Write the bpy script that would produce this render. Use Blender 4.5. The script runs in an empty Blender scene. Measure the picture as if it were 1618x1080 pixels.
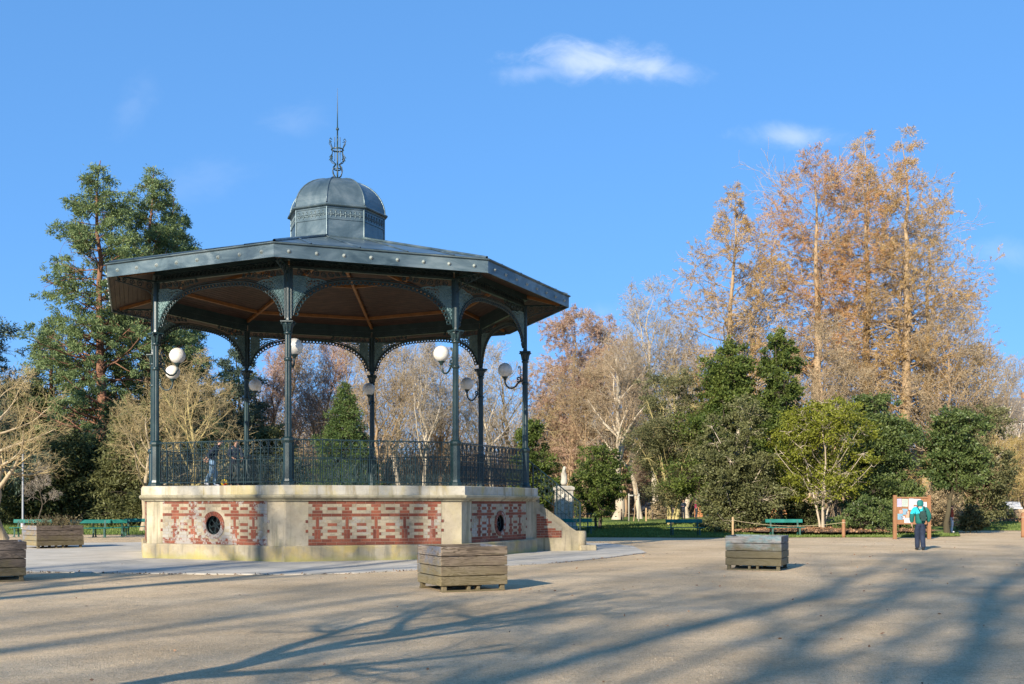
import bpy, math, random
import numpy as np
from mathutils import Vector, Matrix
PI = math.pi
rng = np.random.default_rng(7)
random.seed(7)
scene = bpy.context.scene
COL = scene.collection
FOC, CX, HZ, EYE = 1687.0, 808.0, 794.7, 1.6      # pixels of the photograph, eye height in metres
SUN_AZ, SUN_EL = math.radians(28), math.radians(22.5)

def gx(px, d):            # sideways position of photo column px at distance d
    return (px - CX) * d / FOC
def gz(py, d):            # height of photo row py at distance d
    return EYE + (HZ - py) * d / FOC
def gd(py):               # distance of the ground seen at photo row py
    return EYE * FOC / (py - HZ)

# ---------------------------------------------------------------- mesh builder
class MB:
    def __init__(self):
        self.V = []; self.F = []; self.n = 0
    def add(self, V, F, mat=0, smooth=False):
        V = np.asarray(V, float).reshape(-1, 3); F = np.asarray(F, int)
        self.V.append(V); self.F.append((F + self.n, mat, smooth)); self.n += len(V)
        return self
    def box(self, c, s, rz=0.0, mat=0, M=None, bev=0.0):
        x, y, z = s[0]/2, s[1]/2, s[2]/2
        if bev > 0:
            b = min(bev, x*.45, y*.45, z*.45)
            V = []
            for sx in (-1, 1):
                for sy in (-1, 1):
                    for sz in (-1, 1):
                        V += [(sx*(x-b), sy*(y-b), sz*z), (sx*(x-b), sy*y, sz*(z-b)), (sx*x, sy*(y-b), sz*(z-b))]
            V = np.array(V)
            def q(i, j): return i*3+j
            c8 = {}
            k = 0
            for sx in (0, 1):
                for sy in (0, 1):
                    for sz in (0, 1):
                        c8[(sx, sy, sz)] = k; k += 1
            Q = []; T = []
            for s_ in (0, 1):
                Q.append([q(c8[(0,0,s_)],0), q(c8[(1,0,s_)],0), q(c8[(1,1,s_)],0), q(c8[(0,1,s_)],0)])
                Q.append([q(c8[(0,s_,0)],1), q(c8[(1,s_,0)],1), q(c8[(1,s_,1)],1), q(c8[(0,s_,1)],1)])
                Q.append([q(c8[(s_,0,0)],2), q(c8[(s_,1,0)],2), q(c8[(s_,1,1)],2), q(c8[(s_,0,1)],2)])
            for a in (0, 1):
                for b_ in (0, 1):
                    Q.append([q(c8[(0,a,b_)],0), q(c8[(1,a,b_)],0), q(c8[(1,a,b_)],1), q(c8[(0,a,b_)],1)])
                    Q.append([q(c8[(a,0,b_)],0), q(c8[(a,1,b_)],0), q(c8[(a,1,b_)],2), q(c8[(a,0,b_)],2)])
                    Q.append([q(c8[(a,b_,0)],1), q(c8[(a,b_,1)],1), q(c8[(a,b_,1)],2), q(c8[(a,b_,0)],2)])
            for kk in range(8): T.append([kk*3, kk*3+1, kk*3+2])
            def place(V):
                if M is not None:
                    V = V @ np.array(M)[:3, :3].T + np.array(M)[:3, 3]
                else:
                    ca, sa = math.cos(rz), math.sin(rz)
                    V = np.stack([V[:,0]*ca - V[:,1]*sa, V[:,0]*sa + V[:,1]*ca, V[:,2]], 1)
                return V + np.array(c)
            W = place(V); n0 = self.n
            # orient outward
            def orient(f):
                P = V[f]; nn = np.cross(P[1]-P[0], P[2]-P[0])
                return f if nn @ P.mean(0) > 0 else f[::-1]
            self.V.append(W); self.n += len(W)
            self.F.append((np.array([orient(f) for f in Q]) + n0, mat, False))
            self.F.append((np.array([orient(f) for f in T]) + n0, mat, False))
            return self
        V = np.array([(-x,-y,-z),(x,-y,-z),(x,y,-z),(-x,y,-z),(-x,-y,z),(x,-y,z),(x,y,z),(-x,y,z)])
        F = np.array([(0,3,2,1),(4,5,6,7),(0,1,5,4),(1,2,6,5),(2,3,7,6),(3,0,4,7)])
        if M is not None:
            V = V @ np.array(M)[:3,:3].T + np.array(M)[:3,3]
        else:
            ca, sa = math.cos(rz), math.sin(rz)
            V = np.stack([V[:,0]*ca - V[:,1]*sa, V[:,0]*sa + V[:,1]*ca, V[:,2]], 1)
        return self.add(V + np.array(c), F, mat)
    def tubes(self, P, R, n=6, mat=0, smooth=True, cap=False):
        P = np.asarray(P, float); R = np.asarray(R, float)
        if P.ndim == 2: P = P[None]; R = R[None] if R.ndim == 1 else R
        if R.ndim == 0: R = np.full(P.shape[:2], float(R))
        N, K, _ = P.shape
        T = np.empty_like(P)
        T[:, 1:-1] = P[:, 2:] - P[:, :-2]; T[:, 0] = P[:, 1]-P[:, 0]; T[:, -1] = P[:, -1]-P[:, -2]
        T /= np.linalg.norm(T, axis=2, keepdims=True) + 1e-9
        D = np.abs(T).mean(1)
        ref = np.eye(3)[np.argmin(D, 1)][:, None, :]
        U = ref - (ref*T).sum(2, keepdims=True)*T
        U /= np.linalg.norm(U, axis=2, keepdims=True) + 1e-9
        W = np.cross(T, U)
        a = np.arange(n)*2*PI/n
        V = P[:, :, None] + R[:, :, None, None]*(np.cos(a)[None,None,:,None]*U[:, :, None] + np.sin(a)[None,None,:,None]*W[:, :, None])
        base = (np.arange(N)*K*n)[:, None, None] + (np.arange(K-1)*n)[None, :, None]
        j = np.arange(n)[None, None]; j2 = (np.arange(n)+1) % n; j2 = j2[None, None]
        F = np.stack([base+j, base+j2, base+n+j2, base+n+j], -1).reshape(-1, 4)
        self.add(V.reshape(-1, 3), F, mat, smooth)
        if cap:
            for i in range(N):
                for k, fl in ((0, 1), (K-1, 0)):
                    ring = V[i, k]; c = P[i, k]
                    VV = np.vstack([ring, c]); ff = [(q, (q+1) % n, n) if not fl else ((q+1) % n, q, n) for q in range(n)]
                    self.add(VV, ff, mat, False)
        return self
    def lathe(self, prof, n=16, mat=0, smooth=True, a0=0.0, c=(0,0,0), M=None, loop=False):
        prof = np.asarray(prof, float); K = len(prof)
        a = a0 + np.arange(n)*2*PI/n
        V = np.stack([prof[:, 0][:, None]*np.cos(a), prof[:, 0][:, None]*np.sin(a), np.repeat(prof[:, 1][:, None], n, 1)], -1).reshape(-1, 3)
        KK = K if loop else K-1
        F = []
        for k in range(KK):
            k2 = (k+1) % K
            for j in range(n):
                j2 = (j+1) % n
                F.append((k*n+j, k*n+j2, k2*n+j2, k2*n+j))
        if M is not None: V = V @ np.array(M)[:3,:3].T + np.array(M)[:3,3]
        return self.add(V + np.array(c), F, mat, smooth)
    def poly(self, pts, mat=0):
        return self.add(pts, [list(range(len(pts)))], mat)
    def prism(self, pts2, y0, y1, mat=0):       # outline in x,z pulled from y0 to y1
        n = len(pts2)
        V = [(p[0], y0, p[1]) for p in pts2] + [(p[0], y1, p[1]) for p in pts2]
        self.add(V, [list(range(n))], mat); self.F.append((np.array([[self.n-1-i for i in range(n)]]), mat, False))
        self.F.append((np.array([[self.n-2*n+i, self.n-2*n+(i+1) % n, self.n-n+(i+1) % n, self.n-n+i] for i in range(n)]), mat, False))
        return self
    def kites(self, pos, axis, L, W, r, mat=0):  # leaf shaped faces
        N = len(pos)
        axis = axis/(np.linalg.norm(axis, axis=1, keepdims=True)+1e-9)
        q = r.normal(size=(N, 3)); q -= (q*axis).sum(1, keepdims=True)*axis
        q /= np.linalg.norm(q, axis=1, keepdims=True)+1e-9
        L = np.broadcast_to(L, (N,))[:, None]; W = np.broadcast_to(W, (N,))[:, None]
        V = np.stack([pos, pos+axis*L*.45+q*W*.5, pos+axis*L, pos+axis*L*.45-q*W*.5], 1).reshape(-1, 3)
        F = np.arange(4*N).reshape(N, 4)
        return self.add(V, F, mat, False)
    def mesh(self, name, mats):
        me = bpy.data.meshes.new(name)
        V = np.concatenate(self.V) if self.V else np.zeros((0, 3))
        me.vertices.add(len(V)); me.vertices.foreach_set('co', V.ravel())
        ls = []; tot = []; mi = []; sm = []
        for F, m, s in self.F:
            if len(F) == 0: continue
            ls.append(F.ravel()); tot.append(np.full(len(F), F.shape[1])); mi.append(np.full(len(F), m)); sm.append(np.full(len(F), s))
        li = np.concatenate(ls); tt = np.concatenate(tot)
        me.loops.add(len(li)); me.loops.foreach_set('vertex_index', li)
        me.polygons.add(len(tt)); st = np.concatenate([[0], np.cumsum(tt)[:-1]])
        me.polygons.foreach_set('loop_start', st); me.polygons.foreach_set('loop_total', tt)
        me.polygons.foreach_set('material_index', np.concatenate(mi)); me.polygons.foreach_set('use_smooth', np.concatenate(sm))
        me.update(calc_edges=True); me.validate()
        for m in (mats if isinstance(mats, (list, tuple)) else [mats]): me.materials.append(m)
        return me
    def obj(self, name, mats, parent=None, loc=(0,0,0), rz=0.0, kind=None, label=None, cat=None, group=None):
        return link(name, self.mesh(name, mats), parent, loc, rz, kind, label, cat, group)

def link(name, me, parent=None, loc=(0,0,0), rz=0.0, kind=None, label=None, cat=None, group=None):
    o = bpy.data.objects.new(name, me); COL.objects.link(o)
    o.location = loc; o.rotation_euler = (0, 0, rz)
    if parent is not None: o.parent = parent
    if kind: o['kind'] = kind
    if label: o['label'] = label
    if cat: o['category'] = cat
    if group: o['group'] = group
    return o
def thing(name, label, cat, loc=(0,0,0), rz=0.0, group=None, scale=None):
    o = link(name, None, None, loc, rz, None, label, cat, group)
    o.empty_display_size = .3
    if scale is not None: o.scale = scale if isinstance(scale, (tuple, list)) else (scale,)*3
    return o
def dup(root, loc, rz=0.0, label=None, group=None, scale=None):
    r = root.copy(); COL.objects.link(r); r.location = loc; r.rotation_euler = (0, 0, rz)
    if label: r['label'] = label
    if group: r['group'] = group
    if scale is not None: r.scale = scale if isinstance(scale, (tuple, list)) else (scale,)*3
    for ch in list(root.children):
        c = ch.copy(); COL.objects.link(c); c.parent = r
        for g in list(ch.children):
            d = g.copy(); COL.objects.link(d); d.parent = c
    return r
def part_copy(o, rz, parent=None, loc=None):
    c = o.copy(); COL.objects.link(c); c.rotation_euler = (0, 0, rz)
    if parent is not None: c.parent = parent
    if loc is not None: c.location = loc
    for g in list(o.children):
        d = g.copy(); COL.objects.link(d); d.parent = c
    return c

# ---------------------------------------------------------------- materials
def newmat(name):
    m = bpy.data.materials.new(name); m.use_nodes = True
    nt = m.node_tree; b = nt.nodes['Principled BSDF']
    return m, nt, b
def nd(nt, t, **kw):
    n = nt.nodes.new(t)
    for k, v in kw.items(): setattr(n, k, v)
    return n
def ramp(nt, fac, cols, lo=.3, hi=.7):
    r = nd(nt, 'ShaderNodeValToRGB'); e = r.color_ramp.elements
    n = len(cols)
    while len(e) < n: e.new(.5)
    for i, c in enumerate(cols):
        e[i].position = lo + (hi-lo)*i/max(1, n-1); e[i].color = (*c, 1)
    nt.links.new(fac, r.inputs['Fac'])
    return r.outputs['Color']
def coord(nt, kind='Object', scale=(1,1,1), rot=(0,0,0)):
    mp = nd(nt, 'ShaderNodeMapping'); mp.inputs['Scale'].default_value = scale; mp.inputs['Rotation'].default_value = rot
    if kind == 'Position':
        g = nd(nt, 'ShaderNodeNewGeometry'); nt.links.new(g.outputs['Position'], mp.inputs['Vector'])
    else:
        t = nd(nt, 'ShaderNodeTexCoord'); nt.links.new(t.outputs[kind], mp.inputs['Vector'])
    return mp.outputs['Vector']
def noise(nt, vec, scale=5, detail=5, rough=.55, dist=0.0):
    n = nd(nt, 'ShaderNodeTexNoise'); n.inputs['Scale'].default_value = scale; n.inputs['Detail'].default_value = detail
    n.inputs['Roughness'].default_value = rough; n.inputs['Distortion'].default_value = dist
    nt.links.new(vec, n.inputs['Vector']); return n.outputs['Fac']
def mix(nt, fac, a, b, blend='MIX'):
    m = nd(nt, 'ShaderNodeMix', data_type='RGBA', blend_type=blend)
    for key, v in (('Factor', fac), ('A', a), ('B', b)):
        i = [s for s in m.inputs if s.name == key and (key == 'Factor' and s.type == 'VALUE' or key != 'Factor' and s.type == 'RGBA')][0]
        if hasattr(v, 'is_linked'): nt.links.new(v, i)
        elif isinstance(v, (int, float)): i.default_value = v
        else: i.default_value = (*v, 1)
    return [s for s in m.outputs if s.type == 'RGBA'][0]
def mth(nt, op, a, b=None, c=None, clamp=False):
    m = nd(nt, 'ShaderNodeMath', operation=op, use_clamp=clamp)
    for i, v in enumerate((a, b, c)):
        if v is None: continue
        if hasattr(v, 'is_linked'): nt.links.new(v, m.inputs[i])
        else: m.inputs[i].default_value = v
    return m.outputs[0]
def sstep(nt, x, lo, hi):
    m = nd(nt, 'ShaderNodeMapRange', interpolation_type='SMOOTHSTEP')
    nt.links.new(x, m.inputs['Value']); m.inputs['From Min'].default_value = lo; m.inputs['From Max'].default_value = hi
    return m.outputs['Result']
def bump(nt, b, h, strength=.3, dist=.02):
    n = nd(nt, 'ShaderNodeBump'); n.inputs['Strength'].default_value = strength; n.inputs['Distance'].default_value = dist
    nt.links.new(h, n.inputs['Height']); nt.links.new(n.outputs['Normal'], b.inputs['Normal'])
def M(name, cols, scale=5, detail=6, rough=.8, bmp=0.0, bscale=None, metal=0.0, stretch=(1,1,1), kind='Object', lo=.3, hi=.7, dist=0.0, bdist=.02, spec=.3):
    m, nt, b = newmat(name)
    v = coord(nt, kind, stretch)
    if len(cols) == 1: b.inputs['Base Color'].default_value = (*cols[0], 1)
    else:
        nt.links.new(ramp(nt, noise(nt, v, scale, detail, .6, dist), cols, lo, hi), b.inputs['Base Color'])
    b.inputs['Roughness'].default_value = rough; b.inputs['Metallic'].default_value = metal
    b.inputs['Specular IOR Level'].default_value = spec
    if bmp: bump(nt, b, noise(nt, v, bscale or scale*4, 4, .6), bmp, bdist)
    return m
def leafmat(name, dark, light, trans=.3, big=.35, rough=.55, spec=.25):
    m, nt, b = newmat(name)
    g = nd(nt, 'ShaderNodeNewGeometry')
    v = coord(nt, 'Position')
    n1 = noise(nt, v, big, 2, .5)
    s = mth(nt, 'ADD', mth(nt, 'MULTIPLY', g.outputs['Random Per Island'], .65), mth(nt, 'MULTIPLY', sstep(nt, n1, .35, .65), .35))
    c = ramp(nt, s, [dark, tuple((a+b_)/2 for a, b_ in zip(dark, light)), light], .1, .95)
    nt.links.new(c, b.inputs['Base Color']); b.inputs['Roughness'].default_value = rough; b.inputs['Specular IOR Level'].default_value = spec
    if trans:
        t = nd(nt, 'ShaderNodeBsdfTranslucent'); nt.links.new(c, t.inputs['Color'])
        mx = nd(nt, 'ShaderNodeMixShader'); mx.inputs[0].default_value = trans
        nt.links.new(b.outputs[0], mx.inputs[1]); nt.links.new(t.outputs[0], mx.inputs[2])
        nt.links.new(mx.outputs[0], nt.nodes['Material Output'].inputs['Surface'])
    return m

def spiral(cx, cz, r, turns, a0, sgn=1, n=18, y=0.0, shrink=.15):
    t = np.linspace(0, 1, n); a = a0 + sgn*t*turns*2*PI; rr = r*(1-(1-shrink)*t)
    return np.stack([cx+rr*np.cos(a), np.full(n, y), cz+rr*np.sin(a)], 1)
def ring(cx, cz, r, n=12, y=0.0):
    a = np.linspace(0, 2*PI, n+1)
    return np.stack([cx+r*np.cos(a), np.full(n+1, y), cz+r*np.sin(a)], 1)
# ---------------------------------------------------------------- camera, sun, sky
cam = bpy.data.cameras.new('camera'); co = bpy.data.objects.new('camera', cam); COL.objects.link(co)
co.location = (0, 0, EYE); co.rotation_euler = (PI/2, 0, 0)
cam.sensor_width = 36; cam.lens = FOC/1618*36; cam.shift_y = (HZ-540)/1618; cam.shift_x = (809-CX)/1618
cam.clip_end = 3000; scene.camera = co
sl = bpy.data.lights.new('sun', 'SUN'); sl.energy = 4.4; sl.angle = math.radians(.53); sl.color = (1, .91, .76)
so = bpy.data.objects.new('sun', sl); COL.objects.link(so)
sd = Vector((math.sin(SUN_AZ)*math.cos(SUN_EL), math.cos(SUN_AZ)*math.cos(SUN_EL), -math.sin(SUN_EL)))
so.rotation_euler = sd.to_track_quat('-Z', 'Y').to_euler(); so.location = (-20, -40, 30)
w = bpy.data.worlds.new('World'); scene.world = w; w.use_nodes = True
nt = w.node_tree; bg = nt.nodes['Background']
sky = nd(nt, 'ShaderNodeTexSky', sky_type='NISHITA'); sky.sun_disc = False
sky.sun_elevation = SUN_EL; sky.sun_rotation = math.atan2(-sd.x, -sd.y); sky.altitude = 50; sky.air_density = .7; sky.dust_density = 0.0; sky.ozone_density = 6.0
hsv = nd(nt, 'ShaderNodeHueSaturation'); hsv.inputs['Saturation'].default_value = 1.1; hsv.inputs['Value'].default_value = 1.0; hsv.inputs['Hue'].default_value = .5
nt.links.new(sky.outputs[0], hsv.inputs['Color'])
tc = nd(nt, 'ShaderNodeTexCoord'); sep = nd(nt, 'ShaderNodeSeparateXYZ'); nt.links.new(tc.outputs['Generated'], sep.inputs[0])
ysafe = mth(nt, 'MAXIMUM', sep.outputs['Y'], .05)
u = mth(nt, 'DIVIDE', sep.outputs['X'], ysafe); v = mth(nt, 'DIVIDE', sep.outputs['Z'], ysafe)
cmb = nd(nt, 'ShaderNodeCombineXYZ'); nt.links.new(u, cmb.inputs[0]); nt.links.new(mth(nt, 'MULTIPLY', v, 1.7), cmb.inputs[1])
cn = noise(nt, cmb.outputs[0], 16, 9, .62, .6)
cn2 = noise(nt, cmb.outputs[0], 45, 6, .6, .3)
tot = None
def cloud(px, py, wx, wy, dens, tilt=0.0):
    global tot
    u0, v0 = (px-CX)/FOC, (HZ-py)/FOC
    du = mth(nt, 'SUBTRACT', u, u0); dv = mth(nt, 'SUBTRACT', mth(nt, 'SUBTRACT', v, v0), mth(nt, 'MULTIPLY', du, tilt))
    a = mth(nt, 'DIVIDE', du, wx/FOC); b = mth(nt, 'DIVIDE', dv, wy/FOC)
    d = mth(nt, 'SUBTRACT', 1.0, mth(nt, 'SQRT', mth(nt, 'ADD', mth(nt, 'MULTIPLY', a, a), mth(nt, 'MULTIPLY', b, b))))
    d = mth(nt, 'ADD', d, mth(nt, 'MULTIPLY', mth(nt, 'SUBTRACT', cn, .5), 2.3))
    d = mth(nt, 'ADD', d, mth(nt, 'MULTIPLY', mth(nt, 'SUBTRACT', cn2, .5), .5))
    m = mth(nt, 'MULTIPLY', sstep(nt, d, -.25, 1.35), dens)
    front = mth(nt, 'GREATER_THAN', sep.outputs['Y'], .1)
    m = mth(nt, 'MULTIPLY', m, front)
    tot = m if tot is None else mth(nt, 'MAXIMUM', tot, m)
cloud(945, 98, 135, 34, .62, -.04)
cloud(1030, 108, 85, 26, .55, -.14)
cloud(850, 112, 75, 18, .28, .1)
cloud(1255, 215, 95, 22, .42, -.05)
cloud(460, 195, 60, 35, .10, .2)
cloud(212, 165, 35, 40, .08, .6)
cloud(1600, 402, 80, 25, .15)
cloud(930, 505, 60, 25, .18, .3)
cloud(300, 290, 110, 40, .07, .2)
gm_ = nd(nt, 'ShaderNodeGamma'); gm_.inputs['Gamma'].default_value = .38; nt.links.new(hsv.outputs[0], gm_.inputs['Color'])
tint = mix(nt, 1.0, gm_.outputs[0], (.67, 1.13, 1.72), 'MULTIPLY')
skyc = mix(nt, tot, tint, (3.0, 3.3, 3.9))
nt.links.new(skyc, bg.inputs['Color']); bg.inputs['Strength'].default_value = .15
scene.view_settings.view_transform = 'Standard'; scene.view_settings.look = 'None'; scene.view_settings.gamma = 1; scene.view_settings.exposure = 1.12
try: scene.view_settings.use_curve_mapping = False
except Exception: pass
scene.cycles.max_bounces = 6; scene.cycles.diffuse_bounces = 3; scene.cycles.transparent_max_bounces = 8
# ---------------------------------------------------------------- materials of the bandstand
def stone_mat(name, cols, stain=(.16, .15, .09), lichen=(.42, .33, .08), lich=.0, low=None, joints=None):
    m, nt, b = newmat(name)
    p = coord(nt, 'Position')
    c = ramp(nt, noise(nt, p, 1.1, 8, .62), cols, .32, .68)
    c = mix(nt, mth(nt, 'MULTIPLY', sstep(nt, noise(nt, p, 9, 5, .6), .5, .75), .35), c, tuple(x*.6 for x in cols[0]))
    # dark runs down the stone
    ps = coord(nt, 'Position', (2.6, 2.6, .22))
    c = mix(nt, mth(nt, 'MULTIPLY', sstep(nt, noise(nt, ps, 1.6, 4, .6), .5, .68), .7), c, stain)
    if lich:
        p2 = coord(nt, 'Position', (1, 1, .6))
        c = mix(nt, mth(nt, 'MULTIPLY', sstep(nt, noise(nt, p2, .85, 6, .65, .4), .47, .63), lich), c, lichen)
    if low:
        sp = nd(nt, 'ShaderNodeSeparateXYZ'); nt.links.new(p, sp.inputs[0])
        f = sstep(nt, mth(nt, 'ADD', mth(nt, 'MULTIPLY', sp.outputs['Z'], -1), mth(nt, 'MULTIPLY', noise(nt, p, 3, 4), .45)), low[0], low[1])
        c = mix(nt, mth(nt, 'MULTIPLY', f, .75), c, low[2])
    nt.links.new(c, b.inputs['Base Color']); b.inputs['Roughness'].default_value = .88
    bump(nt, b, noise(nt, p, 22, 6, .65), .35, .02)
    return m
m_stone = stone_mat('limestone', [(.32,.262,.175), (.42,.352,.245), (.49,.42,.305)], lich=.25, lichen=(.5,.43,.2))
m_plinth = stone_mat('plinth_stone', [(.25,.205,.135), (.34,.285,.19), (.40,.35,.255)], stain=(.16,.15,.11), lich=.6, lichen=(.46,.33,.08), low=(-.02, .22, (.30,.27,.09)))
m_cornice = stone_mat('cornice_stone', [(.33,.29,.215), (.45,.41,.325), (.53,.49,.41)], stain=(.24,.18,.08), lich=.65, lichen=(.46,.36,.12))
m_mould = stone_mat('moulding_stone', [(.27,.24,.16), (.36,.32,.22), (.42,.38,.28)], stain=(.10,.09,.06), lich=.5, lichen=(.24,.21,.09))
m_stairstone = stone_mat('stair_stone', [(.24,.20,.13), (.36,.30,.20), (.42,.36,.25)], stain=(.09,.08,.06), lich=.45, lichen=(.25,.22,.10))
def brick_mat(name, cols, worn):
    m, nt, b = newmat(name)
    p = coord(nt, 'Position'); g = nd(nt, 'ShaderNodeNewGeometry')
    c = ramp(nt, g.outputs['Random Per Island'], cols, .0, 1.0)
    c = mix(nt, mth(nt, 'MULTIPLY', sstep(nt, noise(nt, p, 14, 5, .65), .45, .7), .4), c, tuple(x*.55 for x in cols[0]))
    if worn:
        n = mth(nt, 'ADD', noise(nt, p, 1.0, 5, .6), mth(nt, 'MULTIPLY', mth(nt, 'SUBTRACT', noise(nt, p, 11, 5, .7), .5), .5))
        c = mix(nt, mth(nt, 'MULTIPLY', sstep(nt, n, worn[0], worn[0]+.06), worn[1]), c, (.33, .315, .285))
    nt.links.new(c, b.inputs['Base Color']); b.inputs['Roughness'].default_value = .9
    bump(nt, b, noise(nt, p, 60, 4, .6), .3, .01)
    return m
RED = [(.135,.038,.022), (.205,.056,.03), (.26,.08,.042), (.155,.05,.033)]
CRM = [(.25,.20,.13), (.33,.27,.18), (.38,.315,.215), (.27,.235,.175)]
m_red = brick_mat('red_brick', RED, (.60, .22)); m_redworn = brick_mat('worn_red_brick', RED, (.50, .85))
m_cream = brick_mat('cream_brick', CRM, (.56, .6)); m_creamworn = brick_mat('worn_cream_brick', CRM, (.48, .8))
m_mortar = M('mortar', [(.28,.235,.165), (.36,.305,.22)], 8, rough=.95)
def paint(name, a, b_, c_=None, rough=.42, bmp=.06):
    return M(name, [a, b_] + ([c_] if c_ else []), 3.2, 6, rough, bmp, 40, kind='Position', lo=.35, hi=.7, spec=.5)
m_iron = paint('green_black_iron_paint', (.007,.022,.025), (.012,.032,.034), (.022,.044,.045), .38)
m_ironlight = paint('weathered_iron_paint', (.075,.14,.145), (.11,.185,.185), (.15,.225,.22), .5)
m_zinc = M('zinc_sheet', [(.050,.080,.094), (.098,.138,.152), (.185,.225,.23)], 1.1, 8, .36, .08, 14, .5, kind='Position', lo=.34, hi=.68, spec=.5, dist=.6)
m_fascia = M('fascia_paint', [(.042,.070,.084), (.098,.14,.154), (.18,.225,.23)], .8, 7, .42, .05, 25, .3, kind='Position', stretch=(1,1,2.5), lo=.36, hi=.66, spec=.5, dist=1.0)
m_rosette = M('rosette_paint', [(.20,.24,.22), (.34,.36,.33)], 6, rough=.5, metal=.2, kind='Position')
m_ceil = M('ceiling_boards', [(.028,.015,.010), (.046,.024,.015), (.066,.034,.021)], 3, 6, .55, .1, 20, kind='Position', stretch=(1,1,6))
m_rafter = M('orange_varnished_rafter', [(.17,.075,.025), (.27,.12,.04)], 4, rough=.45, kind='Position')
m_dark = M('vent_shade_black', [(.006,.006,.007)], rough=.9)  # near-black colour stands in for the shade inside the round vents
m_floor = M('bandstand_floor', [(.28,.26,.22), (.38,.35,.30)], 2, rough=.9, kind='Position')
def globe_mat():
    m, nt, b = newmat('opal_glass')
    pg = coord(nt, 'Position'); nt.links.new(ramp(nt, noise(nt, pg, 5, 6, .65), [(.50,.46,.40), (.66,.62,.55), (.72,.69,.63)], .3, .6), b.inputs['Base Color']); b.inputs['Roughness'].default_value = .25
    b.inputs['Subsurface Weight'].default_value = .35; b.inputs['Subsurface Radius'].default_value = (.1,.1,.1)
    return m
m_globe = globe_mat()

# ---------------------------------------------------------------- bandstand
TH = -2.40997
BX, BY = -5.74, 35.24
R0 = 6.2
C22 = math.cos(PI/8); S22 = math.sin(PI/8)
stand = thing('bandstand', 'octagonal bandstand with green iron columns, zinc cupola roof and striped brick base', 'bandstand', (BX, BY, 0), TH)
def face_rz(i): return (i+.5)*PI/4 - PI/2      # turns local +Y to the outward direction of face i
mb = MB(); mb.lathe([(5.5,.0), (6.60,.0), (6.60,.40), (6.575,.44), (6.4,.44)], 8, smooth=False); mb.obj('plinth', m_plinth, stand)
# cornice
mb = MB(); mb.lathe([(6.3,1.66), (6.53,1.66), (6.56,1.70), (6.60,1.715), (6.66,1.75), (6.685,1.79), (6.685,1.825), (6.60,1.84), (6.3,1.84)], 8, smooth=False); mb.obj('moulding', m_mould, stand)
mb = MB(); mb.lathe([(6.3,1.832), (6.615,1.836), (6.615,2.075), (6.595,2.09), (5.7,2.09)], 8, smooth=False); mb.obj('cornice', m_cornice, stand)
mb = MB(); mb.lathe([(5.75,2.0), (5.75,2.095), (.01,2.10)], 8, smooth=False); mb.obj('floor', m_floor, stand)
RW = 6.47; APW = RW*C22; HW = RW*S22
OZ, OR = .985, .262                                  # round vent height and radius
def rect_hole(mb, x0, x1, z0, z1, y, r, mat=0, nn=40):
    a = np.arange(nn)*2*PI/nn + 1e-4
    dx, dz = np.cos(a), np.sin(a)
    s = np.minimum(np.where(dx > 0, x1/np.maximum(dx,1e-9), x0/np.minimum(dx,-1e-9)), np.where(dz > 0, (z1-OZ)/np.maximum(dz,1e-9), (z0-OZ)/np.minimum(dz,-1e-9)))
    O = np.stack([dx*s, np.full(nn, y), OZ+dz*s], 1)
    # snap the nearest samples to the corners
    for cx_, cz_ in ((x0,z0),(x1,z0),(x0,z1),(x1,z1)):
        k = np.argmin((O[:,0]-cx_)**2+(O[:,2]-cz_)**2); O[k] = (cx_, y, cz_)
    I = np.stack([dx*r, np.full(nn, y), OZ+dz*r], 1)
    F = [(k, nn+k, nn+(k+1) % nn, (k+1) % nn) for k in range(nn)]
    mb.add(np.vstack([O, I]), F, mat)
def wall_face(ocul):
    mb = MB(); y = APW
    if ocul:
        rect_hole(mb, -HW, HW, .44, 1.68, y, OR)
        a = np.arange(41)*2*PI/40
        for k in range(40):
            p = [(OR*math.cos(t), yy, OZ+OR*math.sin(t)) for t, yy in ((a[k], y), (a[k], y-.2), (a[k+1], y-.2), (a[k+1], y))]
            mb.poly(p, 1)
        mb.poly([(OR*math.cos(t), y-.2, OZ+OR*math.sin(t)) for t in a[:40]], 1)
    else:
        mb.poly([(-HW,y,.44), (HW,y,.44), (HW,y,1.68), (-HW,y,1.68)])
    return mb.mesh('stone_wall', [m_stone, m_dark])
ROW, BL = (1.665-.445)/14, .27
PW = 1.87                                            # half width of the brick panel
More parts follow.
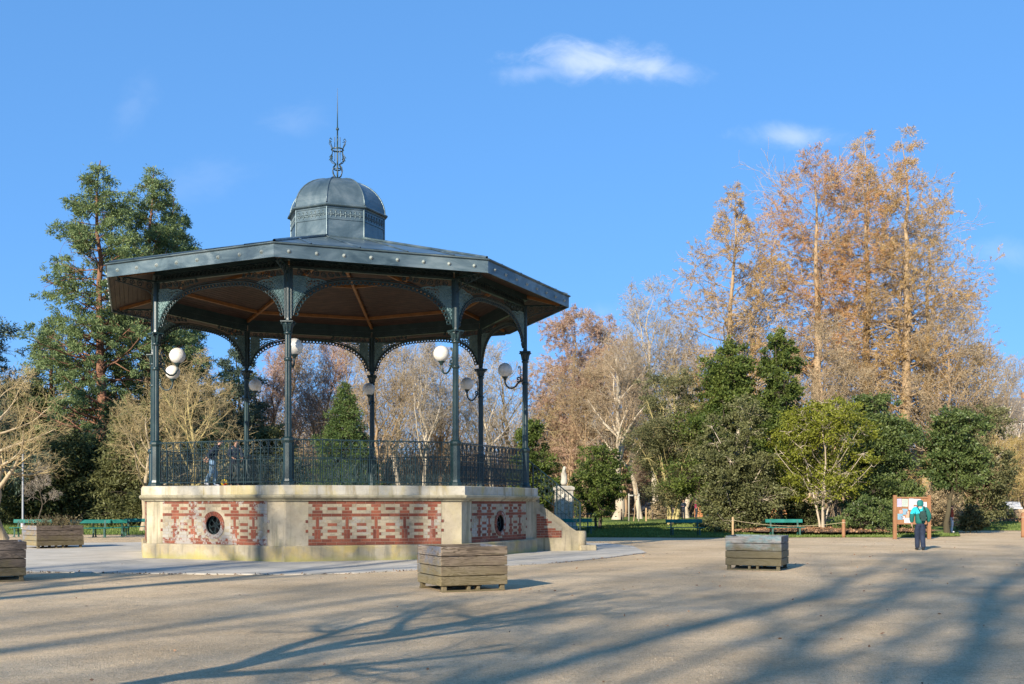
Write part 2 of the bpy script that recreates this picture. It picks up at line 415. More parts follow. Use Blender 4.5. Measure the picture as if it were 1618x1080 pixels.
def brick_panel(ocul, seed):
    r = np.random.default_rng(seed)
    mb = MB(); y = APW + .006
    jag = [PW + (.09 if k in (3,5,8) else 0) for k in range(14)]
    if ocul: rect_hole(mb, -PW, PW, .447, 1.665, y, OR+.08, 2)
    else: mb.poly([(-PW,y,.447), (PW,y,.447), (PW,y,1.665), (-PW,y,1.665)], 2)
    J = .010
    def brick(x0, x1, z0, z1, m, d):
        x0, x1 = max(x0, -PW-.1), min(x1, PW+.1)
        if x1-x0 < .03: return
        if ocul:
            nx = min(max(0, x0), x1); nz = min(max(OZ, z0), z1)
            if math.hypot(nx, nz-OZ) < OR+.13: 
                cxx, czz = (x0+x1)/2, (z0+z1)/2
                if math.hypot(cxx, czz-OZ) < OR+.2: return
                # trim the brick at the ring
                if x0 < 0 < x1: return
                lim = math.sqrt(max(0, (OR+.13)**2 - (nz-OZ)**2))
                if cxx > 0: x0 = max(x0, lim)
                else: x1 = min(x1, -lim)
                if x1-x0 < .03: return
        mb.box(((x0+x1)/2, y+d/2, (z0+z1)/2), (x1-x0-J, d, z1-z0-J), mat=m)
    red = np.zeros((14, 2000), bool)
    def put(row0, row1, x0, x1):                     # a red brick
        z0, z1 = .447+ROW*row0, .447+ROW*row1
        brick(x0, x1, z0, z1, 0, .006 + r.uniform(0, .003))
        for q in range(int(math.floor(row0)), int(math.ceil(row1))):
            red[q, max(0, int((x0+2.5)*400)):max(0, int((x1+2.5)*400))] = True
    def full(row, off):
        x = -PW + off - BL
        while x < PW:
            put(row, row+1, max(-PW, x), min(PW, x+BL)); x += BL
    full(0, 0); full(1, BL/2); full(13, 0); full(9, BL/2)
    per = .81; pil = [-1.62, -.81, 0, .81, 1.62] if not ocul else [-1.40, -.75, .75, 1.40]
    if not ocul: pil = [-1.62, -.81, 0.0, .81, 1.62]
    for x in pil:
        for s in (-1, 0): put(2, 4.98, x + s*.085, x + (s+1)*.085)
        for s in (-1, 1): put(3, 4, *sorted((x + s*.085, x + s*.145)))
        put(5.02, 9, x-.043, x+.043)
        for rw in (5, 8):
            for s in (-1, 1): put(rw, rw+1, *sorted((x + s*.045, x + s*.14)))
        put(10, 11, x-.14, x+.14); put(11, 12, x-.065, x+.065); put(12, 13, x-.14, x+.14)
    cen = [-1.215, -.405, .405, 1.215] if not ocul else [-1.075, -.42, .42, 1.075]
    for x in cen:
        for rw in (2, 4, 6, 11): put(rw, rw+1, x-.135, x+.135)
    for s in (-1, 1):
        for rw in (4, 7): put(rw, rw+1, *sorted((s*PW, s*(PW+.075))))
    for q in range(14):
        x = -PW - (BL/2 if q % 2 else 0)
        while x < PW:
            a, b_ = max(x, -PW), min(x+BL, PW)
            # cut the cream brick where red ones lie
            seg = red[q, int((a+2.5)*400):int((b_+2.5)*400)]
            st = None
            for k in range(len(seg)+1):
                fr = k < len(seg) and not seg[k]
                if fr and st is None: st = k
                if not fr and st is not None:
                    brick(a+st/400, a+k/400, .447+ROW*q, .447+ROW*(q+1), 1, .004+r.uniform(0, .003)); st = None
            x += BL
    return mb
def voussoirs():
    mb = MB(); n = 28; y = APW+.006
    for k in range(n):
        a = (k+.5)*2*PI/n; d = PI/n*.86
        p = []
        for yy in (y, y+.022):
            for rr, aa in ((OR+.002, a-d), (OR+.125, a-d*1.0), (OR+.125, a+d*1.0), (OR+.002, a+d)):
                p.append((rr*math.cos(aa), yy, OZ+rr*math.sin(aa)))
        mb.add(p, [(0,1,2,3), (4,7,6,5), (0,4,5,1), (1,5,6,2), (2,6,7,3), (3,7,4,0)], 0)
    return mb.mesh('brick_ring', [m_redworn])
def grille():
    mb = MB(); y = APW-.10
    mb.tubes(ring(0, OZ, OR-.01, 28, y), .012, 5)
    for k in range(6):
        a = k*PI/3+.26
        mb.tubes(ring(.15*math.cos(a), OZ+.15*math.sin(a), .085, 14, y), .008, 5)
        mb.tubes(np.array([(0,y,OZ), (OR*math.cos(a+.52), y, OZ+OR*math.sin(a+.52))]), .008, 5)
    mb.tubes(ring(0, OZ, .07, 14, y), .008, 5)
    return mb.mesh('vent_grille', [m_iron])
wf = {True: wall_face(True), False: wall_face(False)}
me_v, me_g = voussoirs(), grille()
for i in range(8):
    oc = i % 2 == 0
    wl = link('stone_wall', wf[oc], stand, rz=face_rz(i))
    if i == 3: continue
    bp = brick_panel(oc, 40+i).obj('brick_panel', [m_redworn if i == 0 else m_red, m_creamworn if i in (0, 2) else m_cream, m_mortar], stand, rz=face_rz(i))
    if i == 0: bp['label'] = 'worn brick panel half hidden under old limewash'
    if oc:
        link('brick_ring', me_v, stand, rz=face_rz(i)); link('vent_grille', me_g, stand, rz=face_rz(i))
# columns (modelled at the +X corner, turned into place)
def flute(r, n=12, dep=.82):
    pass
def column_mesh():
    mb = MB()
    def oct(prof, n=8): mb.lathe(prof, n, smooth=False, a0=PI/8, c=(R0,0,0))
    oct([(.01,2.09), (.20,2.09), (.20,2.17), (.165,2.20), (.15,2.26), (.142,2.28), (.135,3.24), (.15,3.27), (.172,3.31), (.172,3.36), (.14,3.39), (.11,3.41)])
    n = 20; zs = [3.40, 3.9, 5.1, 6.20]; rs = [.098, .094, .090, .086]
    a = np.arange(n)*2*PI/n; mod = np.where(np.arange(n) % 2, .87, 1.0)
    V = np.concatenate([np.stack([R0+r*mod*np.cos(a), r*mod*np.sin(a), np.full(n, z)], 1) for z, r in zip(zs, rs)])
    F = [(k*n+j, k*n+(j+1) % n, (k+1)*n+(j+1) % n, (k+1)*n+j) for k in range(3) for j in range(n)]
    mb.add(V, F)
    mb.lathe([(.09,5.46),(.115,5.48),(.115,5.54),(.09,5.56)], 14, c=(R0,0,0))
    oct([(.06,6.55), (.078,6.58), (.07,6.64), (.068,8.02)])
    for s in (-1, 1): mb.box((R0, s*.075, 7.3), (.05, .05, 1.35))
    return mb.mesh('column', [m_iron])
def capital_mesh():
    mb = MB(); c = (R0,0,0)
    mb.lathe([(.09,6.18),(.115,6.20),(.12,6.235),(.10,6.26),(.09,6.28),(.105,6.36),(.135,6.44),(.16,6.49),(.12,6.50)], 16, c=c)
    mb.box((R0,0,6.53), (.36,.36,.05), rz=0, bev=.012)
    for k in range(8):
        a = k*PI/4; d = np.array([math.cos(a), math.sin(a), 0]); t = np.linspace(0, 1, 7)
        rr = .10 + .10*t**2; zz = 6.28 + .2*np.sin(t*2.0)/.9
        P = np.array([(R0,0,0)]) + d*rr[:, None] + np.stack([0*t, 0*t, zz], 1)
        mb.tubes(P, np.array([.02,.03,.034,.032,.028,.022,.016]), 6, cap=True)
    for k in range(4):
        a = k*PI/2+PI/4; u = np.array([math.cos(a), math.sin(a)])
        s = spiral(.165, 6.485, .05, 1.3, PI/2, -1, 12)
        P = np.stack([R0+u[0]*s[:, 0], u[1]*s[:, 0], s[:, 2]], 1); mb.tubes(P, .016, 5)
    return mb.mesh('capital', [m_iron])
def lamp_mesh():
    mb = MB(); zc = 5.93; xg = R0-.66
    t = np.linspace(0, 1, 16)
    # sweeping arm from the column out, down and up under the globe
    pts = np.array([(R0-.085, 5.60), (R0-.17, 5.585), (R0-.24, 5.52), (R0-.31, 5.42), (R0-.42, 5.36), (R0-.53, 5.37), (R0-.61, 5.44), (R0-.655, 5.55), (R0-.66, 5.64)])
    P = np.stack([pts[:, 0], 0*pts[:, 0], pts[:, 1]], 1); mb.tubes(P, .028, 7)
    mb.tubes(spiral(R0-.22, 5.66, .09, 1.3, -2.2, 1, 20), .023, 6)
    mb.tubes(np.array([(R0-.09,0,5.62),(R0-.15,0,5.70),(R0-.17,0,5.82),(R0-.14,0,5.95),(R0-.16,0,6.04)]), .015, 6)
    mb.tubes(spiral(R0-.20, 6.04, .045, 1.2, 0, 1, 12), .013, 5)
    mb.tubes(spiral(R0-.135, 5.77, .05, 1.2, 0, 1, 12), .013, 5)
    mb.lathe([(.012,5.62),(.04,5.63),(.045,5.66),(.085,5.71),(.105,5.735),(.10,5.75),(.01,5.75)], 14, c=(xg,0,0))
    return mb.mesh('wall_lamp', [m_iron])
def globe_mesh():
    mb = MB(); a = np.linspace(-1.15, PI/2, 15)
    mb.lathe([(max(.002, .235*math.cos(t)), 5.955+.235*math.sin(t)) for t in a], 28, c=(R0-.66,0,0))
    return mb.mesh('globe', [m_globe])
cm, cap_m, lm, gm = column_mesh(), capital_mesh(), lamp_mesh(), globe_mesh()
for k in range(8):
    c = link('column', cm, stand, rz=k*PI/4); link('capital', cap_m, c)
    l = link('wall_lamp', lm, stand, rz=k*PI/4); link('globe', gm, l)
# bays: arch fretwork, lintel, railing (modelled facing +Y)
AP = R0*C22; HB = R0*S22
def arch_curve(n=40):
    s = np.linspace(-1, 1, n)
    x = np.sign(s)*np.abs(s)**.8*(HB-.14)
    q = np.clip(np.abs(x)/(HB-.14), 0, 1)
    z = 6.72 + 1.08*np.clip(1-q**3.0, 0, 1)**.62
    return x, z
def arch_mesh():
    mb = MB()
    x, z = arch_curve(56)
    P = np.stack([x, np.full_like(x, AP), z], 1)
    # arch rib: flat band
    for dy in (-.02, .02): mb.tubes(P + np.array([0, dy, 0]), .026, 5)
    mb.tubes(P + np.array([0, 0, .06]), .02, 5)
    # scalloped edge of little rings hanging from the rib
    seg = np.linalg.norm(np.diff(P, axis=0), axis=1); L = np.concatenate([[0], np.cumsum(seg)])
    m = int(L[-1]/.125)
    for k in range(m):
        d = (k+.5)*L[-1]/m; i = np.searchsorted(L, d)-1; i = min(max(i, 0), len(seg)-1)
        p = P[i]+(P[i+1]-P[i])*(d-L[i])/seg[i]; t = (P[i+1]-P[i])/seg[i]; nrm = np.array([t[2], 0, -t[0]])
        c = p + nrm*.062
        mb.tubes(ring(c[0], c[2], .052, 10, AP), .022, 5)
    # plate filling the foot of each spandrel, with scrolls proud of it
    for s in (-1, 1):
        n = 14
        xs = np.linspace(HB-.14, HB-1.05, n); zs = np.interp(xs, x[x > 0], z[x > 0]) if True else None
        top = np.linspace(7.96, 7.96, n)
        tp = np.minimum(top, np.where(xs < HB-.5, zs + .34*np.clip((xs-(HB-1.05))/.55, 0, 1)**.8 + .02, 7.80))
        lo = [(s*a, b_) for a, b_ in zip(xs, zs)]; hi = [(s*a, b_) for a, b_ in zip(xs, tp)]
        # pierced iron fill: rows of linked rings and bars between the arch and the column
        mb.tubes(np.array([(s*q[0]*1.0 if False else h_[0], AP, h_[1]) for h_ in hi for q in (h_,)]), .022, 5, 1)
        for k in range(n-1):
            if abs(lo[k][0]) < HB-.48: break
            q = [lo[k], lo[k+1], hi[k+1], hi[k]]
            mb.prism(q if s > 0 else q[::-1], AP-.006, AP+.006, 1)
        gx0 = HB-.17
        while gx0 > HB-1.05:
            zl = np.interp(gx0, xs[::-1], zs[::-1]); zt = np.interp(gx0, xs[::-1], tp[::-1]); zz = zl+.075
            while zz < zt-.03:
                for dy in (-.010, .010): mb.tubes(ring(s*gx0, zz, .047, 9, AP+dy), .0165, 5, 1)
                zz += .112
            gx0 -= .108
        for (cx_, cz_, r_, a0, sg) in ((HB-.24,7.55,.08,0,1), (HB-.25,7.30,.06,2,-1), (HB-.42,7.66,.075,3,1), (HB-.22,7.12,.04,1,1), (HB-.58,7.74,.05,1,-1)):
            sp = spiral(s*cx_, cz_, r_, 1.4, a0, sg*s, 18)
            for dy in (-.016, .016): mb.tubes(sp + np.array([0, AP+dy, 0]), .020, 5, 1)
        # open scrolls above the haunch
        for (cx_, cz_, r_, a0, sg) in ((HB-.75,7.90,.10,0,1), (HB-.97,7.88,.085,2,-1), (HB-1.16,7.91,.08,3,1), (HB-.3,7.90,.09,1,1), (HB-.52,7.91,.085,4,-1), (HB-1.34,7.93,.065,1,-1), (HB-1.5,7.94,.055,1,1)):
            mb.tubes(spiral(s*cx_, cz_, r_, 1.6, a0, sg*s, 20, AP), .015, 5)
            mb.tubes(spiral(s*(cx_-.05), cz_-.03, r_*.6, 1.3, a0+2.4, -sg*s, 14, AP), .012, 5)
        mb.box((s*(HB-.10), AP, 7.35), (.05, .05, 1.3))
    return mb.mesh('arch_spandrel', [m_iron, m_ironlight])
def lintel_mesh():
    mb = MB()
    mb.box((0, AP, 8.03), (2*HB-.1, .10, .06)); mb.box((0, AP, 8.28), (2*HB-.1, .12, .09))
    n = 30
    for k in range(n):
        x = -HB+.12+(k+.5)*(2*HB-.24)/n
        mb.tubes(ring(x, 8.14, .07, 10, AP), .014, 5)
    mb.prism([(-HB+.05,8.06), (HB-.05,8.06), (HB-.05,8.24), (-HB+.05,8.24)], AP-.06, AP-.045, 0)
    return mb.mesh('lintel', [m_iron])
def railing_mesh():
    mb = MB(); y = AP; X = HB-.15
    mb.box((0, y, 3.345), (2*X, .05, .03)); mb.box((0, y, 3.12), (2*X, .022, .018)); mb.box((0, y, 2.82), (2*X, .026, .018)); mb.box((0, y, 2.19), (2*X, .03, .026))
    n = 17; p = 2*X/n
    for k in range(n+1):
        x = -X + k*p
        mb.box((x, y, 2.735), (.024, .024, 1.20))
    for k in range(n):
        x = -X + (k+.5)*p
        mb.tubes(ring(x, 3.235, .088, 12, y), .011, 5)
        mb.tubes(np.array([(x, y, 2.19), (x, y, 3.12)]), .010, 5)
        for s in (-1, 1):
            mb.tubes(np.array([(x+s*p*.25, y, 2.19), (x+s*p*.27, y, 2.5), (x+s*p*.25, y, 2.82)]), .009, 4)
            mb.tubes(spiral(x+s*p*.25, 2.91, .05, 1.2, -PI/2, s, 10, y), .009, 4)
            mb.tubes(spiral(x+s*p*.22, 3.03, .045, 1.2, PI/2, s, 10, y), .009, 4)
            mb.tubes(spiral(x+s*p*.24, 2.30, .045, 1.2, PI/2, s, 10, y), .009, 4)
            mb.tubes(spiral(x+s*p*.24, 2.66, .045, 1.2, -PI/2, -s, 10, y), .009, 4)
            mb.tubes(np.array([(x, y, 2.34), (x+s*.05, y, 2.44), (x+s*.055, y, 2.54), (x, y, 2.66)]), .009, 4)
    return mb.mesh('railing', [m_iron])
am, lim, rm = arch_mesh(), lintel_mesh(), railing_mesh()
for i in range(8):
    link('arch_spandrel', am, stand, rz=face_rz(i)); link('lintel', lim, stand, rz=face_rz(i))
    if i != 3: link('railing', rm, stand, rz=face_rz(i))
# scroll brackets carrying the eaves
mb = MB()
mb.box((R0+.62, 0, 8.05), (1.2, .05, .05))
for (cx_, cz_, r_, a0, sg) in ((R0+.2,7.9,.13,1,1), (R0+.48,7.93,.11,3,-1), (R0+.72,7.95,.09,1,1), (R0+.93,7.965,.07,3,-1), (R0+1.1,7.975,.05,1,1)):
    mb.tubes(spiral(cx_, cz_, r_, 1.6, a0, sg, 20), .014, 5)
mb.tubes(np.array([(R0+.05,0,7.62), (R0+.25,0,7.76), (R0+.6,0,7.84), (R0+1.2,0,7.93)]), .016, 5)
me_b = mb.mesh('eave_bracket', [m_iron])
for k in range(8): link('eave_bracket', me_b, stand, rz=k*PI/4)
# roof
RE = 7.63; SL = (10.02-8.36)/(RE-1.5)
mb = MB(); mb.lathe([(RE-.045,7.985), (RE,7.98), (RE,8.31), (RE-.045,8.31)], 8, smooth=False, loop=True)
mb.lathe([(RE-.01,8.312), (RE+.055,8.335), (RE+.06,8.362), (RE-.02,8.372)], 8, smooth=False)
fascia = mb.obj('fascia', [m_fascia], stand)
mb = MB(); mb.lathe([(.055,0), (.05,.012), (.03,.02), (.028,.03), (.018,.045), (.002,.05)], 10, M=Matrix.Rotation(-PI/2, 4, 'X'))
me_r = mb.mesh('rosette', [m_rosette])
for i in range(8):
    for k in range(8):
        a = face_rz(i); x = (k-3.5)*RE*S22*2/8.1; yy = RE*C22+.001
        o = link('rosette', me_r, fascia, (x*math.cos(a)-yy*math.sin(a), x*math.sin(a)+yy*math.cos(a), 8.145), a)
mb = MB(); prof = [(RE+.045,8.372)] + [(RE-.02-t*(RE-1.52), 8.385+SL*(t*(RE-1.52))) for t in (0, .25, .5, .75, 1)]
mb.lathe(prof, 8, smooth=False)
for k in range(8):
    a = k*PI/4; mb.tubes(np.array([((RE-.05)*math.cos(a),(RE-.05)*math.sin(a),8.41), (1.5*math.cos(a),1.5*math.sin(a),8.42+SL*(RE-1.52))]), .045, 6)
    am_ = (k+.5)*PI/4; t0 = np.array([-math.sin(am_), math.cos(am_), 0]); o0 = np.array([math.cos(am_), math.sin(am_), 0])
    for s in (-.6, -.2, .2, .6):
        L0 = RE*S22*2*s/1.8; ra = max(1.5*C22, abs(L0)/math.tan(PI/8)+.02)
        p0 = o0*(RE*C22-.03)+t0*L0+np.array([0,0,8.40]); p1 = o0*ra+t0*L0; p1 = p1 + np.array([0,0,8.40+SL*(RE-ra/C22)])
        mb.tubes(np.array([p0, p1]), .022, 5)
mb.obj('roof', [m_zinc], stand)
# ceiling boards: real grooves
prof = []
r = RE-.05
while r > 1.3:
    zc = 8.05 + .262*(RE-.05-r)
    prof += [(r, zc), (r-.125, zc+.262*.125), (r-.129, zc+.262*.125+.012), (r-.137, zc+.262*.137+.012)]
    r -= .14
prof += [(.02, prof[-1][1]+.1)]
mb = MB(); mb.lathe(prof[::-1], 8, smooth=False); mb.obj('ceiling', [m_ceil], stand)
def cz_at(r): return 8.05+.262*(RE-.05-r)
mb = MB(); P0 = np.array((RE-.3, 0, cz_at(RE-.3)-.03)); P1 = np.array((.4, 0, cz_at(1.3)+.2))
L = np.linalg.norm(P1-P0); an = math.atan2(P1[2]-P0[2], P0[0]-P1[0])
mb.box(tuple((P0+P1)/2), (L, .09, .14), M=Matrix.Rotation(an, 4, 'Y')); me_rf = mb.mesh('rafter', [m_rafter])
for k in range(8): link('rafter', me_rf, stand, rz=k*PI/4)
mb = MB()
for rr in (5.3, 2.7):
    z = cz_at(rr)
    mb.lathe([(rr-.035, z-.09), (rr+.035, z-.10), (rr+.035, z+.01), (rr-.035, z+.02)], 8, smooth=False, loop=True)
mb.obj('purlin', [m_rafter], stand)
mb = MB(); z = cz_at(6.2); mb.lathe([(6.12,8.22),(6.28,8.22),(6.28,8.5),(6.12,8.5)], 8, smooth=False, loop=True); mb.obj('ring_beam', [m_iron], stand)
# cupola
mb = MB()
mb.lathe([(1.72,9.95), (1.60,10.02), (1.55,10.06), (1.55,10.58), (1.575,10.585), (1.575,10.61), (1.555,10.62), (1.555,10.93), (1.58,10.94), (1.58,10.97), (1.60,11.0), (1.3,11.02)], 8, smooth=False)
for k in range(8):
    a = k*PI/4; mb.tubes(np.array([(1.555*math.cos(a),1.555*math.sin(a),10.03), (1.555*math.cos(a),1.555*math.sin(a),10.98)]), .03, 6)
mb.obj('drum', [m_zinc], stand)
mb = MB()
for i in range(8):
    a = face_rz(i); Mx = Matrix.Rotation(a, 4, 'Z'); y = 1.565*C22
    for k in range(7):
        x = (k-3)*.155
        for q in (spiral(x-.035, 10.74, .05, 1.2, 0, 1, 10, y), spiral(x+.035, 10.74, .05, 1.2, PI, -1, 10, y), np.array([(x,y,10.66),(x,y,10.85)]), spiral(x, 10.85, .03, .9, 0, 1, 8, y)):
            q = q @ np.array(Mx)[:3,:3].T; mb.tubes(q, .013, 5)
mb.obj('frieze', [m_zinc], stand)
mb = MB()
prof = [(1.52,11.0), (1.66,11.0), (1.68,11.03), (1.66,11.07), (1.60,11.09)]
for t in np.linspace(0, 1, 12): prof.append((1.58*math.cos(t*PI/2)**.85 if t < 1 else .06, 11.10+1.14*math.sin(t*PI/2)**1.08))
mb.lathe(prof, 8, smooth=False)
for k in range(8):
    a = k*PI/4
    P = np.array([(p[0]*math.cos(a), p[0]*math.sin(a), p[1]+.005) for p in prof[4:]]); mb.tubes(P, .024, 6)
mb.obj('dome', [m_zinc], stand)
mb = MB()
mb.lathe([(.16,12.22), (.13,12.27), (.07,12.30), (.05,12.36)], 12)
mb.lathe([(.028,12.3), (.026,13.2), (.022,13.9), (.05,13.92), (.05,13.97), (.02,14.0), (.012,14.7), (.003,15.3)], 8)
for k in range(6):
    a = k*PI/3; ca, sa = math.cos(a), math.sin(a)
    def rad(pts, r_): mb.tubes(np.array([(p*ca, p*sa, z) for p, z in pts]), r_, 5)
    rad([(.05,12.32), (.14,12.42), (.18,12.55), (.15,12.68), (.06,12.78)], .018)
    rad([(.06,12.78), (.2,12.86), (.28,12.98), (.22,13.05), (.18,12.98)], .015)
    rad([(.28,12.98), (.2,13.1), (.18,13.25), (.24,13.4), (.31,13.52), (.27,13.6), (.21,13.55)], .014)
    if k % 2: rad([(.1,12.9), (.1,13.7)], .012)
    mb.tubes(spiral(0, 0, .07, 1.3, 0, 1, 10) @ np.array([[ca,sa,0],[0,0,0],[0,0,1]]) + np.array([.24*ca,.24*sa,12.95]), .011, 4)
mb.lathe([(.2,13.24), (.22,13.26), (.2,13.29)], 12); mb.lathe([(.12,12.6),(.13,12.62),(.12,12.64)], 12)
mb.obj('finial', [m_iron], stand)
# stairs on the right-hand face (face 3), modelled facing +Y
y0 = 6.6*C22
mb = MB()
for k in range(11):
    h = 2.09*(11-k)/12
    mb.box((0, y0-.02+.155*(k+.5), h/2), (3.9, .155, h))
mb.box((0, y0+1.86, .10), (4.9, .62, .20), bev=.04)
stair = mb.obj('stair', [m_stairstone], stand, rz=face_rz(3))
for s in (-1, 1):
    mb = MB(); x = s*2.18
    def sidepoly(pts, x0, x1, mat):
        n = len(pts)
        V = [(x0, p[0], p[1]) for p in pts] + [(x1, p[0], p[1]) for p in pts]
        F4 = [(i, (i+1) % n, n+(i+1) % n, n+i) for i in range(n)]
        mb.add(V, F4, mat); mb.F.append((np.array([[mb.n-2*n+i for i in range(n)][::-1]]), mat, False)); mb.F.append((np.array([[mb.n-n+i for i in range(n)]]), mat, False))
    sl_ = lambda t: 1.72 - .66*t if t < 1.35 else .83-.12*(t-1.35)
    pts = [(y0-.10, 0), (y0+1.62, 0), (y0+1.62, .66), (y0+1.45, .68), (y0+1.25, .80), (y0+.95, 1.03), (y0-.10, 1.74)]
    sidepoly(pts, x-.17, x+.17, 0)
    mb.lathe([(.01,0), (.21,0), (.21,.60), (.20,.655), (.17,.675), (.01,.68)], 18, c=(x, y0+1.66, 0))
    # raised coping along the slope, brick infill below it on the outer side
    xo = x + s*.172
    pb = [(y0+.02, .46), (y0+.93, .46), (y0+.93, .80), (y0+.02, 1.42)]
    a_, b_ = (xo, xo+.012) if s > 0 else (xo-.012, xo)
    sidepoly(pb, a_, b_, 1)
    r_ = np.random.default_rng(3)
    for q in range(12):
        z0 = .465+.079*q; yy = y0+.03-(BL/2 if q % 2 else 0)
        while yy < y0+.93:
            a1, b1 = max(yy, y0+.03), min(yy+BL, y0+.92)
            zmax = 1.42-.68*(b1-y0)
            if b1-a1 > .06 and z0+.079 < zmax: mb.box((s*(abs(x)+.172+.013), (a1+b1)/2, z0+.036), (.012, b1-a1-.012, .068), mat=2 if (q in (0,1,2) or (a1 < y0+.22 and b1 < y0+.45) or r_.random() < .12) else 3)
            yy += BL
    sw = mb.obj('stair_wall', [m_stairstone, m_mortar, m_red, m_cream], stand, rz=face_rz(3))
    mb = MB()
    A = np.array((x, y0-.25, 3.05)); B = np.array((x, y0+1.66, 1.62))
    mb.tubes(np.array([(x, y0-.30, 3.30), A, B]), .022, 6)
    lo0, lo1 = np.array((x, y0-.02, 2.02)), np.array((x, y0+1.66, .88))
    mb.tubes(np.array([lo0, lo1]), .014, 5); mb.tubes(np.array([lo0+(A-lo0)*.6, lo1+(B-lo1)*.6]), .011, 5)
    for k in range(13):
        t = k/12; p0 = lo0+(lo1-lo0)*t; p1 = A+(B-A)*np.clip((p0[1]-A[1])/(B[1]-A[1]), 0, 1)
        post = k in (0, 6, 12)
        mb.tubes(np.array([p0-np.array([0,0,.22 if post else 0]), p1]), .028 if post else .012, 6)
        if k < 12:
            for f in (.2, .45, .75):
                c_ = p0+(p1-p0)*f + np.array([0, .07, 0]); sp = spiral(0, 0, .05, 1.3, k, 1, 10)
                mb.tubes(np.stack([0*sp[:, 0], sp[:, 0], sp[:, 2]], 1)+c_, .009, 4)
    mb.obj('handrail', [m_iron], stand, rz=face_rz(3))
# ---------------------------------------------------------------- ground, paving, lawn, hill
def ground_mat():
    m, nt, b = newmat('gravel')
    p = coord(nt, 'Position')
    c = ramp(nt, noise(nt, p, .35, 9, .68, .3), [(.48,.345,.20), (.62,.455,.275), (.72,.55,.35)], .34, .66)
    c = mix(nt, mth(nt, 'MULTIPLY', sstep(nt, noise(nt, p, 5.5, 7, .72, .4), .48, .66), .35), c, (.36,.27,.17))
    sp = noise(nt, p, 42, 3, .7)
    c = mix(nt, mth(nt, 'MULTIPLY', sstep(nt, sp, .56, .70), .55), c, (.70,.60,.46))
    c = mix(nt, mth(nt, 'MULTIPLY', sstep(nt, noise(nt, p, 48, 3, .75), .53, .66), .75), c, (.20,.155,.105))
    c = mix(nt, mth(nt, 'MULTIPLY', sstep(nt, noise(nt, p, 11, 6, .82), .52, .66), .5), c, (.30,.225,.14))
    c = mix(nt, mth(nt, 'MULTIPLY', sstep(nt, noise(nt, p, 21, 4, .78), .52, .66), .6), c, (.22,.16,.10))
    c = mix(nt, mth(nt, 'MULTIPLY', sstep(nt, noise(nt, coord(nt, 'Position', (1,1,1), (0,0,1)), 24, 4, .78), .54, .67), .6), c, (.84,.72,.53))
    c = mix(nt, mth(nt, 'MULTIPLY', sstep(nt, noise(nt, p, 160, 2, .5), .5, .75), .3), c, (.25,.20,.14))
    # damp worn tracks
    c = mix(nt, mth(nt, 'MULTIPLY', sstep(nt, noise(nt, coord(nt, 'Position', (.25,1,1), (0,0,.25)), .5, 6, .65, .5), .52, .68), .28), c, (.30,.25,.18))
    nt.links.new(c, b.inputs['Base Color']); b.inputs['Roughness'].default_value = .95; b.inputs['Specular IOR Level'].default_value = .1
    h = mth(nt, 'ADD', noise(nt, p, 38, 4, .7), mth(nt, 'MULTIPLY', noise(nt, p, 3, 3, .5), 1.2))
    bump(nt, b, h, .8, .04)
    return m
m_gravel = ground_mat()
mb = MB(); mb.poly([(-600,-120,0), (600,-120,0), (600,900,0), (-600,900,0)])
mb.obj('ground', [m_gravel], kind='structure')
def paving_mat():
    m, nt, b = newmat('pale_paving')
    p = coord(nt, 'Position')
    c = ramp(nt, noise(nt, p, .9, 7, .65), [(.36,.325,.26), (.47,.425,.35), (.55,.50,.42)], .34, .68)
    br = nd(nt, 'ShaderNodeTexBrick'); nt.links.new(coord(nt, 'Position', (1,1,1), (0,0,.3)), br.inputs['Vector'])
    br.inputs['Scale'].default_value = 1.0; br.inputs['Brick Width'].default_value = .7; br.inputs['Row Height'].default_value = .45; br.inputs['Mortar Size'].default_value = .012
    br.offset = .5
    c = mix(nt, mth(nt, 'MULTIPLY', br.outputs['Fac'], .55), c, (.27,.25,.21))
    c = mix(nt, mth(nt, 'MULTIPLY', sstep(nt, noise(nt, p, 30, 4, .7), .5, .7), .35), c, (.36,.33,.28))
    nt.links.new(c, b.inputs['Base Color']); b.inputs['Roughness'].default_value = .85
    bump(nt, b, noise(nt, p, 30, 4), .3, .01)
    return m
m_paving = paving_mat()
edge = [(-60,903), (60,904), (140,905), (235,906.5), (330,907.5), (450,908), (560,906), (660,901), (760,896.5), (880,889.5), (960,881.5), (1021,873.5)]
pts = [(gx(x, gd(y)), gd(y)) for x, y in edge]
back = [(gx(1000, 39.5), 39.5), (gx(960, 42), 42), (0, 44.5), (-6, 45), (-14, 43.5), (gx(-60, 41.5), 41.5)]
mb = MB(); pl = pts + back
n = len(pl)
mb.poly([(p[0], p[1], .022) for p in pl])
mb.add([(p[0], p[1], .022) for p in pl] + [(p[0], p[1], -.05) for p in pl], [(i, n+i, n+(i+1) % n, (i+1) % n) for i in range(n)])
mb.obj('paving', [m_paving], kind='structure')
